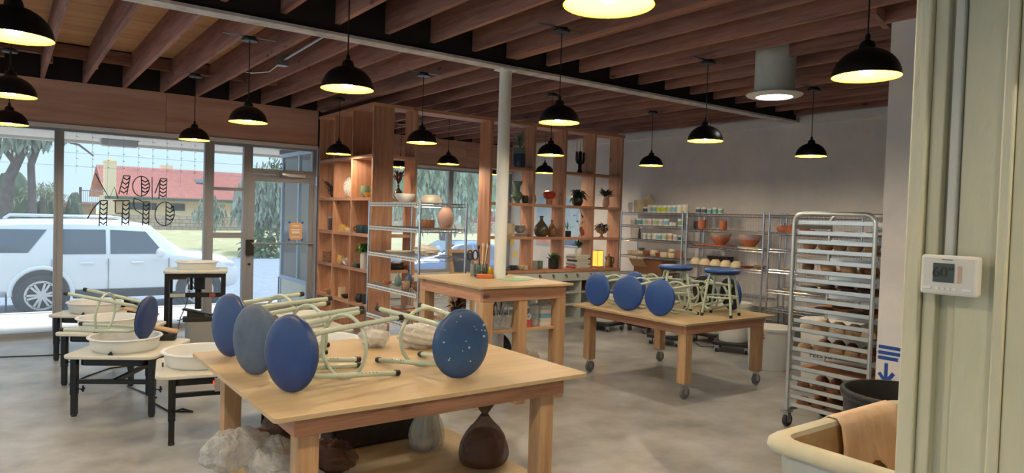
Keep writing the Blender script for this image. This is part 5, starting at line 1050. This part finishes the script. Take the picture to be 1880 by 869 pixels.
for (i, bm, od, pm, r_, h_, n, k) in TR:
    tray(i, bm, {'roller': 'bare reddish-brown wooden board'}.get(bm, 'pale board under clay pieces')+', %s from the top of the tray rack' % od)
    for row in range(2):
        for j in range(n):
            if g.random() < .1 and row: continue
            y = O_[1]+.235-(.47*j/max(1, n-1)) if n > 2 else O_[1]+.1-.25*j
            x = O_[0]-.15+.26*row+g.uniform(-.015, .015); rr_ = r_*g.uniform(.82, 1.02); hh = min(h_*g.uniform(.75, 1.1), .075)
            if n > 3: rr_ = min(rr_, .235/n+.008)
            pf = {'bowl': bowl(rr_, hh), 'cup': potp(rr_, hh), 'dome': dome(rr_, hh), 'pot': dome(rr_, hh), 'flat': [(0, 0), (rr_, 0), (rr_*1.02, hh*.5), (rr_*.8, hh), (0, hh*.8)]}[k]
            wd = {'bowl': 'tan bowl', 'cup': 'brown clay cup', 'dome': 'upturned cream bowl', 'pot': 'upturned brown clay bowl', 'flat': 'flat clay leaf' if pm != 'terracotta' else 'flat terracotta tile'}[k]
            pot('clay_piece', '%s, %s from left, %s row of %s rack board' % (wd, ORD[j], ['front', 'back'][row], od), 'pot', (x, y, RZ[i]+.0145), pf, pm if g.random() < .75 or pm == 'clay_dark' else 'clay_tan', 16, 'clay pieces in the tray rack', rz=g.uniform(0, 3))
# ================================================================ BINS
def rl(x0, x1, y0, y1, r, z): return [(p[0], p[1], z) for p in rr(x0, x1, y0, y1, r)]
bo = (2.68, .98, 0); t = thing('utility_bin', 'large open cream plastic bin in the right foreground', 'bin', bo); zr = .80
def rim(dx, z, r=.07): return rl(-.49+dx, .49-dx, -.44+dx, .44-dx, r, z)
part('tub', B().ring([rim(.10, .05), rim(.045, zr-.17), rim(.03, zr-.16), rim(.022, zr-.045)]).add(rim(.10, .05), [tuple(range(19, -1, -1))]), M['grey_plastic'], t, 40)
part('rim', B().ring([rim(.022, zr-.045), rim(-.004, zr-.05), rim(-.012, zr-.035), rim(-.008, zr-.012), rim(.005, zr), rim(.025, zr+.002), rim(.045, zr-.004), rim(.05, zr-.02)]), M['bin_cream'], t, 50)
part('lining', B().ring([rim(.05, zr-.02), rim(.06, zr-.16), rim(.075, zr-.17), rim(.13, .1)]).add(rim(.13, .1), [tuple(range(20))]), M['bin_dirt'], t, 40)
b = B((2.68, .98, 0)); n = 20; rows = []
gz = random.Random(2)
for i in range(n+1):
    x = 2.60+.46*i/n; w = .008*math.sin(i*1.7)+.006*math.sin(i*.6)
    rows.append([(x, 1.435+w*.4, zr-.05+w), (x, 1.436+.3*w, zr-.01), (x, 1.41, zr+.009), (x, 1.372, zr+.008), (x, 1.352-abs(w)*.6, zr-.02), (x+.01, 1.345-abs(w), zr-.1), (x+.012*math.sin(i), 1.335-abs(w)*1.6, zr-.2-.05*math.sin(i*.45+.5)), (x+.01, 1.325-abs(w)*1.6, zr-.24-.06*math.sin(i*.45+.5))])
m_ = len(rows[0]); fs = []
for i in range(n): fs += [(i*m_+k, (i+1)*m_+k, (i+1)*m_+k+1, i*m_+k+1) for k in range(m_-1)]
b.add([p for q in rows for p in q], fs)
o = part('cloth', b, M['cloth_tan'], None, 60); o.location = (2.68, .98, 0); tag(o, 'damp tan canvas cloth draped over the back rim of the cream bin', 'cloth')
sm = o.modifiers.new('thick', 'SOLIDIFY'); sm.thickness = .003; sm.offset = 1
t = thing('trash_can', 'round black ribbed trash can behind the cream bin', 'trash can', (3.56, 1.56, 0))
part('barrel', B().lathe([(0, 0), (.22, 0), (.225, .02), (.262, .70), (.274, .71), (.278, .73), (.272, .745), (.255, .745), (.248, .70), (.212, .03), (0, .025)], 44), M['black_can'], t, 40)
for s in (-1, 1): part('handle', B().tube([(s*.255, -.07, .6), (s*.31, -.05, .6), (s*.31, .05, .6), (s*.255, .07, .6)], .012, 6), M['black_can'], t, 50)
t = thing('lidded_barrel', 'white lidded tub with red clip handle beside the tray rack', 'barrel', (6.68, 4.30, 0)); part('tub', B().lathe([(0, 0), (.21, 0), (.216, .01), (.24, .42), (.23, .42), (.205, .02), (0, .015)], 36), M['white_plastic'], t, 40); part('lid', B().lathe([(0, .45), (.2, .452), (.24, .45), (.252, .445), (.252, .42), (.242, .4205), (0, .43)], 36), M['white_plastic'], t, 40)
part('clip_handle', B().tube([(-.235, -.07, .39), (-.25, -.065, .35), (-.25, .045, .35), (-.235, .05, .39)], .007, 6).cyl((-.246, -.09, .352), (-.246, .07, .352), .007, n=6), M['red'], t, 50)
t = thing('lidded_barrel', 'white feed tub with black printed words seen through the rack', 'barrel', (6.35, 3.45, 0)); part('tub', B().lathe([(0, 0), (.24, 0), (.246, .01), (.27, .62), (.26, .62), (.235, .02), (0, .015)], 36), M['barrel_label'], t, 40); part('lid', B().lathe([(0, .66), (.27, .655), (.282, .65), (.282, .62), (.272, .6205), (0, .63)], 36), M['white_plastic'], t, 40)
ox = Vector((-.8786, -.4776, 0))
text('printed_words', 'FEED & SEED', .062, M['ink'], t, ox*.268+Vector((0, 0, .35)), Vector((.4776, -.8786, 0)), (0, 0, 1))
def dolly(p, rz, label, bucket=None, r_=.17, h_=.36):
    t = thing('dolly', label, 'dolly', p, R(rz), 'black wheeled dollies')
    part('deck', B().rrect(-.22, .22, -.22, .22, .085, .125, .05), M['black_plastic'], t, 40, bevel=.006)
    for x in (-.17, .17):
        for y in (-.17, .17): caster(t, x, y, .03, 'rubber')
    if bucket:
        q = thing('bucket', bucket, 'bucket', (p[0], p[1], .126), R(rz), 'white clay buckets'); part('pail', B().lathe([(0, 0), (r_*.86, 0), (r_*.88, .01), (r_, h_), (r_+.012, h_), (r_+.012, h_-.03), (r_+.002, h_-.03), (r_-.006, h_-.006), (r_*.82, .015), (0, .015)], 32), M['white_plastic'], q, 40); part('lid', B().lathe([(0, h_+.012), (r_*.9, h_+.012), (r_+.016, h_+.008), (r_+.016, h_+.0005), (0, h_+.0005)], 32), M['white_plastic'], q, 40)
dolly((6.80, 6.98, 0), 12, 'black dolly at the far left below the wheeled table top', 'white bucket on the dolly farthest left, seen under the wheeled table')
dolly((7.22, 6.58, 0), -10, 'black dolly second from the left under the wheeled table', 'white bucket on the second dolly from the left')
dolly((6.78, 5.80, 0), 20, 'black dolly behind the front leg of the wheeled table', 'white bucket behind the inner leg of the wheeled table')
dolly((7.14, 5.10, 0), 30, 'black dolly near the right leg of the wheeled table', 'pale blue-white bucket near the right leg of the wheeled table', .19, .46)
dolly((7.45, 5.62, 0), 5, 'black dolly against the concrete wall base', 'cream bucket against the concrete wall base', .18, .42)
solo('floor_cable', B().tube([(7.6, 5.9, .2), (7.2, 5.75, .006), (6.98, 5.45, .006), (7.1, 5.35, .006), (7.3, 5.5, .006), (7.5, 5.7, .15)], .006, 5), M['black_plastic'], 'black cable drooping to the floor near the buckets', 'cable')
t = thing('power_strip', 'coiled black cords with a tag on the floor beside the bench', 'cable', (6.95, 7.35, 0)); part('coil', B().tube([((.1+.02*math.sin(k*1.3))*math.cos(k*.52), (.1+.015*math.cos(k))*math.sin(k*.52), .02+.003*k) for k in range(26)], .007, 5), M['black_plastic'], t); part('tag', B().box(-.05, .03, -.12, -.115, .02, .1), M['paper'], t); part('plug', B().box(.05, .12, -.05, .0, .001, .05), M['black_plastic'], t)
# ================================================================ COUNTER ITEMS
zc = .991
t = thing('scissors', 'blue-handled scissors standing in a grey cup on the counter', 'scissors', (3.50, 5.33, zc))
part('cup', B().lathe(cup(.035, .11), 18), M['glaze_grey'], t, 40)
for s in (-1, 1): part('handle', B().tube([(s*.03+.028*math.cos(6.283*k/16)*s-.02, 0, .19+.045*math.sin(6.283*k/16)) for k in range(16)], .007, 6, True), M['ink'], t, 50)
part('blades', B().box(-.03, -.01, -.004, .004, .02, .15), M['galv'], t)
t = thing('tool_jar', 'clear jar crammed with brushes and wooden tools on the counter', 'jar', (3.49, 5.20, zc)); part('jar', B().lathe(cup(.06, .12), 24), M['jar_glass'], t, 40); part('green_rag', B().blob((0, 0, .06), .045, .045, .05, amp=.1), M['celadon'], t, 50)
g = random.Random(6)
for k in range(7):
    x, y = g.uniform(-.03, .03), g.uniform(-.03, .03); d = Vector((x*1.6, y*1.6, .2+.08*g.random())); part('brush', B().cyl((x, y, .03), Vector((x, y, .03))+d, .005, .006, 6).blob(Vector((x, y, .04))+d, .011, .011, .022, 8, 6, .05), M[['roller', 'clay_cream', 'ink', 'pine_z'][k % 4]], t)
solo('sponge', B().rrect(-.07, .07, -.035, .035, 0, .035, .015), M['sponge'], 'orange sponge block beside the tool jar', 'sponge', (3.46, 5.09, zc), rz=-.5, bevel=.006)
t = thing('toy_figure', 'small yellow pear-shaped ceramic fruit beside the column', 'figurine', (3.575, 5.17, zc)); part('fruit', B().lathe([(0, 0), (.03, .002), (.042, .03), (.03, .06), (.016, .085), (0, .09)], 16), M['mustard'], t, 50); part('leaf', B().leaf((0, 0, .088), (1, 0, .4), .05, .012), M['leaf'], t)
solo('paper_sheet', B().box(-.14, .14, -.1, .1, 0, .002), M['paper_green'], 'pale green sheet of paper on the counter', 'paper', (3.66, 4.90, zc), rz=.3); solo('paper_sheet', B().box(-.09, .09, -.06, .06, 0, .002), M['paper'], 'white note sheet near the right edge of the counter', 'paper', (3.85, 5.06, zc), rz=-.2)
solo('marker_pen', B().cyl((-.05, 0, .008), (.05, 0, .008), .008, n=10).cyl((.05, 0, .008), (.062, 0, .008), .006, n=10), M['glaze_black'], 'black marker lying behind the papers', 'pen', (3.80, 5.30, zc))
zs = .621
t = thing('tool_bin', 'clear bin packed with metal trimming tools under the counter', 'bin', (3.27, 4.66, zs)); part('bin', B().ring([rl(-.11, .11, -.1, .1, .02, 0), rl(-.12, .12, -.11, .11, .02, .12), rl(-.115, .115, -.105, .105, .02, .12), rl(-.105, .105, -.095, .095, .02, .006)]).add(rl(-.105, .105, -.095, .095, .02, .006), [tuple(range(20))]), M['film_tank'], t)
g = random.Random(9)
for k in range(34):
    x, y = g.uniform(-.09, .09), g.uniform(-.08, .08); d = Vector((g.uniform(-.05, .05), g.uniform(-.05, .03), .1+.09*g.random())); part('tool', B().cyl((x, y, .01+.04*g.random()), Vector((x, y, .03))+d, .004, .006, 6), M[['galv', 'glaze_black', 'chrome', 'twig', 'clay_tan'][k % 5]], t)
t = thing('plastic_tub', 'pink lidded tub with a yellow tape roll on the counter shelf', 'tub', (3.545, 4.62, zs)); part('tub', B().rrect(-.045, .05, -.06, .06, 0, .06, .012), M['pink_box'], t, 40); part('tape_roll', B().lathe([(.018, .061), (.036, .061), (.036, .085), (.018, .085), (.018, .061)], 18), M['mustard'], t, 40); part('white_roll', B().lathe([(.012, -.015), (.028, -.015), (.028, .015), (.012, .015), (.012, -.015)], 16, (.01, -.05, .09), Matrix.Rotation(R(90), 4, 'X')), M['white_plastic'], t, 40)
pot('beaker', 'clear tall plastic beaker on the counter shelf', 'cup', (3.645, 4.60, zs), cup(.045, .17, .003, .85), 'film_tank', parts=[('contents', B().lathe([(0, .008), (.034, .008), (.036, .05), (0, .05)], 16), 'clay_cream', None)])
for k in range(5): solo('paper_box', B().box(-.055, .055, -.08, .08, 0, .034), M[['barrel_label', 'paper', 'jl_blue', 'paper', 'jl_grey'][k]], 'small paper box, %s from the bottom of the stack under the counter' % ORD[k], 'box', (3.74, 4.63, zs+.0352*k), 'stacked paper boxes', rz=.05*math.sin(k*2), bevel=.002)
t = thing('slatted_bin', 'tan ribbed wastebasket with white cloth under the counter', 'bin', (3.66, 4.72, 0)); part('basket', B().lathe([(0, 0), (.085, 0), (.105, .3), (.098, .3), (.08, .01), (0, .01)], 24), M['wicker'], t, 20)
for k in range(24): part('slat', B().obox((.1*math.cos(6.283*k/24), .1*math.sin(6.283*k/24), .15), (.003*math.cos(6.283*k/24), .003*math.sin(6.283*k/24), 0), (-.006*math.sin(6.283*k/24), .006*math.cos(6.283*k/24), 0), (0, 0, .148)), M['pine_z'], t)
o = solo('rag', B().blob((0, 0, .0), .105, .09, .07, 18, 12, .2, 7, flat=-.02, freq=3), M['cloth_white'], 'crumpled off-white cloth spilling from the ribbed wastebasket', 'cloth', (3.66, 4.70, .325), smooth=60)
t = thing('drum_lid', 'large black round tray leaning under the counter', 'tray', (3.70, 5.30, 0)); part('disc', B().lathe([(0, 0), (.21, 0), (.225, .01), (.225, .03), (.21, .035), (0, .03)], 36, (0, 0, .235), Matrix.Rotation(R(84), 4, 'X')), M['glaze_black'], t, 40); part('rim', B().tube([(.222*math.cos(6.283*k/36), .02*0-.02, .235+.222*math.sin(6.283*k/36)) for k in range(36)], .009, 6, True), M['glaze_black'], t, 50)
t = thing('heater', 'dark slatted crate with a white box on top under the counter', 'crate', (3.27, 4.9, 0)); part('crate', B().box(-.1, .1, -.12, .12, 0, .36), M['clay_dark'], t, bevel=.006)
for k in range(7): part('slat', B().box(-.095+.028*k, -.083+.028*k, -.128, -.1205, .03, .3), M['terra_red'], t)
part('box', B().box(-.08, .06, -.1, .1, .361, .43), M['white_plastic'], t)
pot('potted_plant', 'dark red plant in a black pot at the back of the counter shelf', 'plant', (3.30, 5.3, zs), cup(.05, .09), 'glaze_black', parts=[('leaves', spray(30, .06, .05, .08, .1, .018, 77, .2, .2), 'flower', None)])
pot('bowl', 'yellow bowl on the left end of the counter shelf', 'bowl', (3.20, 5.12, zs), bowl(.07, .07), 'glaze_yellow')
# ================================================================ CLAY AND BAGS ON / UNDER THE NEAR TABLE
def bag(name, label, p, r_, h_, film_, inner, seed, neck=.68, rip=.05, rz=0, tie=True):
    t = thing(name, label, 'bag', p, rz); g = random.Random(seed); n = 84; ph = g.uniform(0, 6)
    pr = [(0, .001), (.92, .004), (1.02, .06), (1.04, .16), (.98, .28), (.84, .40), (.62, .51), (.36, .60), (.17, neck), (.09, neck+.03), (.2, neck+.09), (.4, neck+.19), (.58, neck+.29)]
    vs = []
    for j, (a, z) in enumerate(pr[1:]):
        for k in range(n):
            th = 6.28318*k/n; am = rip*(.15 if j < 2 else 1)*(.6+1.6*(j > 6)+.5*(j > 4)); w = 1+am*(math.sin(9*th+ph+j*.25)+.6*math.sin(17*th+ph*2)+.5*math.sin(4*th-j*.5))
            vs.append((r_*a*w*math.cos(th), r_*a*w*math.sin(th)*.9, h_*z+(0 if j == 0 else .006*math.sin(5*th+j))))
    fs = [tuple(range(n-1, -1, -1))]
    for j in range(len(pr)-2): fs += [(j*n+k, j*n+(k+1) % n, (j+1)*n+(k+1) % n, (j+1)*n+k) for k in range(n)]
    part('plastic', B().add(vs, fs), M[film_], t, 170)
    if inner: part('clay', B().blob((0, 0, h_*.24), r_*.93, r_*.82, h_*.27, 24, 14, .03, seed, flat=.006), M[inner], t, 60)
    if tie: part('twist_tie', B().tube([(r_*.15*math.cos(6.283*k/10), r_*.15*math.sin(6.283*k/10), h_*(neck+.015)) for k in range(10)], .004, 5, True), M['twig'], t)
    return t
bag('clay_bag', 'brown plastic bag of clay twisted shut at the neck under the near table', (2.12, 3.08, .201), .135, .375, 'film_brown', 'clay_dark', 3)
def lump(name, label, p, s, film_, inner, seed, rz=0, amp=.10):
    t = thing(name, label, 'bag', p, rz); part('plastic', B().blob((0, 0, s[2]*.9), s[0], s[1], s[2], 48, 30, amp, seed, flat=0, freq=3), M[film_], t, 170)
    if inner: part('clay', B().blob((0, 0, s[2]*.7), s[0]*.78, s[1]*.78, s[2]*.66, 20, 12, .05, seed+1, flat=.008), M[inner], t, 60)
    return t
b_ = lump('clay_bag', 'large crumpled white plastic bag spilling past the left table leg', (1.09, 3.42, .201), (.13, .17, .11), 'film_white', 'clay_cream', 4, .3, .06)
part('loose_film', B().blob((-.15, .1, .17), .17, .1, .10, 44, 26, .07, 9, freq=2.6), M['film_white'], b_, 170)
lump('clay_bag', 'dark brown clay bag behind the crumpled white bag', (1.24, 3.72, .201), (.13, .13, .13), 'film_brown', 'clay_dark', 6)
lump('clay_bag', 'lumpy pale clay bag beside the front left table leg', (1.10, 3.05, .201), (.12, .14, .09), 'film_white', 'clay_tan', 8, .4, .06)
lump('clay_bag', 'dark clay bag right of the front left table leg', (1.36, 3.36, .201), (.12, .12, .09), 'film_brown', 'clay_dark', 11)
lump('clay_bag', 'grey clay sack at the back left under the near table', (1.09, 3.67, .201), (.06, .07, .1), 'clay_brown', None, 14, 0, .05)
t = thing('clay_block', 'long dark grey slab crate under the middle of the near table', 'crate', (1.76, 3.72, .201)); part('block', B().box(-.27, .27, -.08, .08, 0, .2), M['wood_box'], t, bevel=.012); part('end_panel', B().box(-.285, -.2705, -.083, .083, 0, .203), M['wood_box'], t)
bag('clear_bag', 'empty clear plastic bag beside the grey crate under the near table', (1.97, 3.45, .201), .1, .36, 'film_clear', 'clay_cream', 15, .62, .09, tie=False)
zt = .761
lump('clear_bag', 'clear plastic bag with a white wad on top of the near table', (1.75, 3.70, zt), (.08, .09, .075), 'film_clear', 'cloth_white', 21, .2, .12)
lump('clay_bag', 'plastic wrapped ball of pale clay on top of the near table', (1.99, 3.55, zt), (.14, .10, .075), 'film_white', 'clay_cream', 22, -.5, .10)
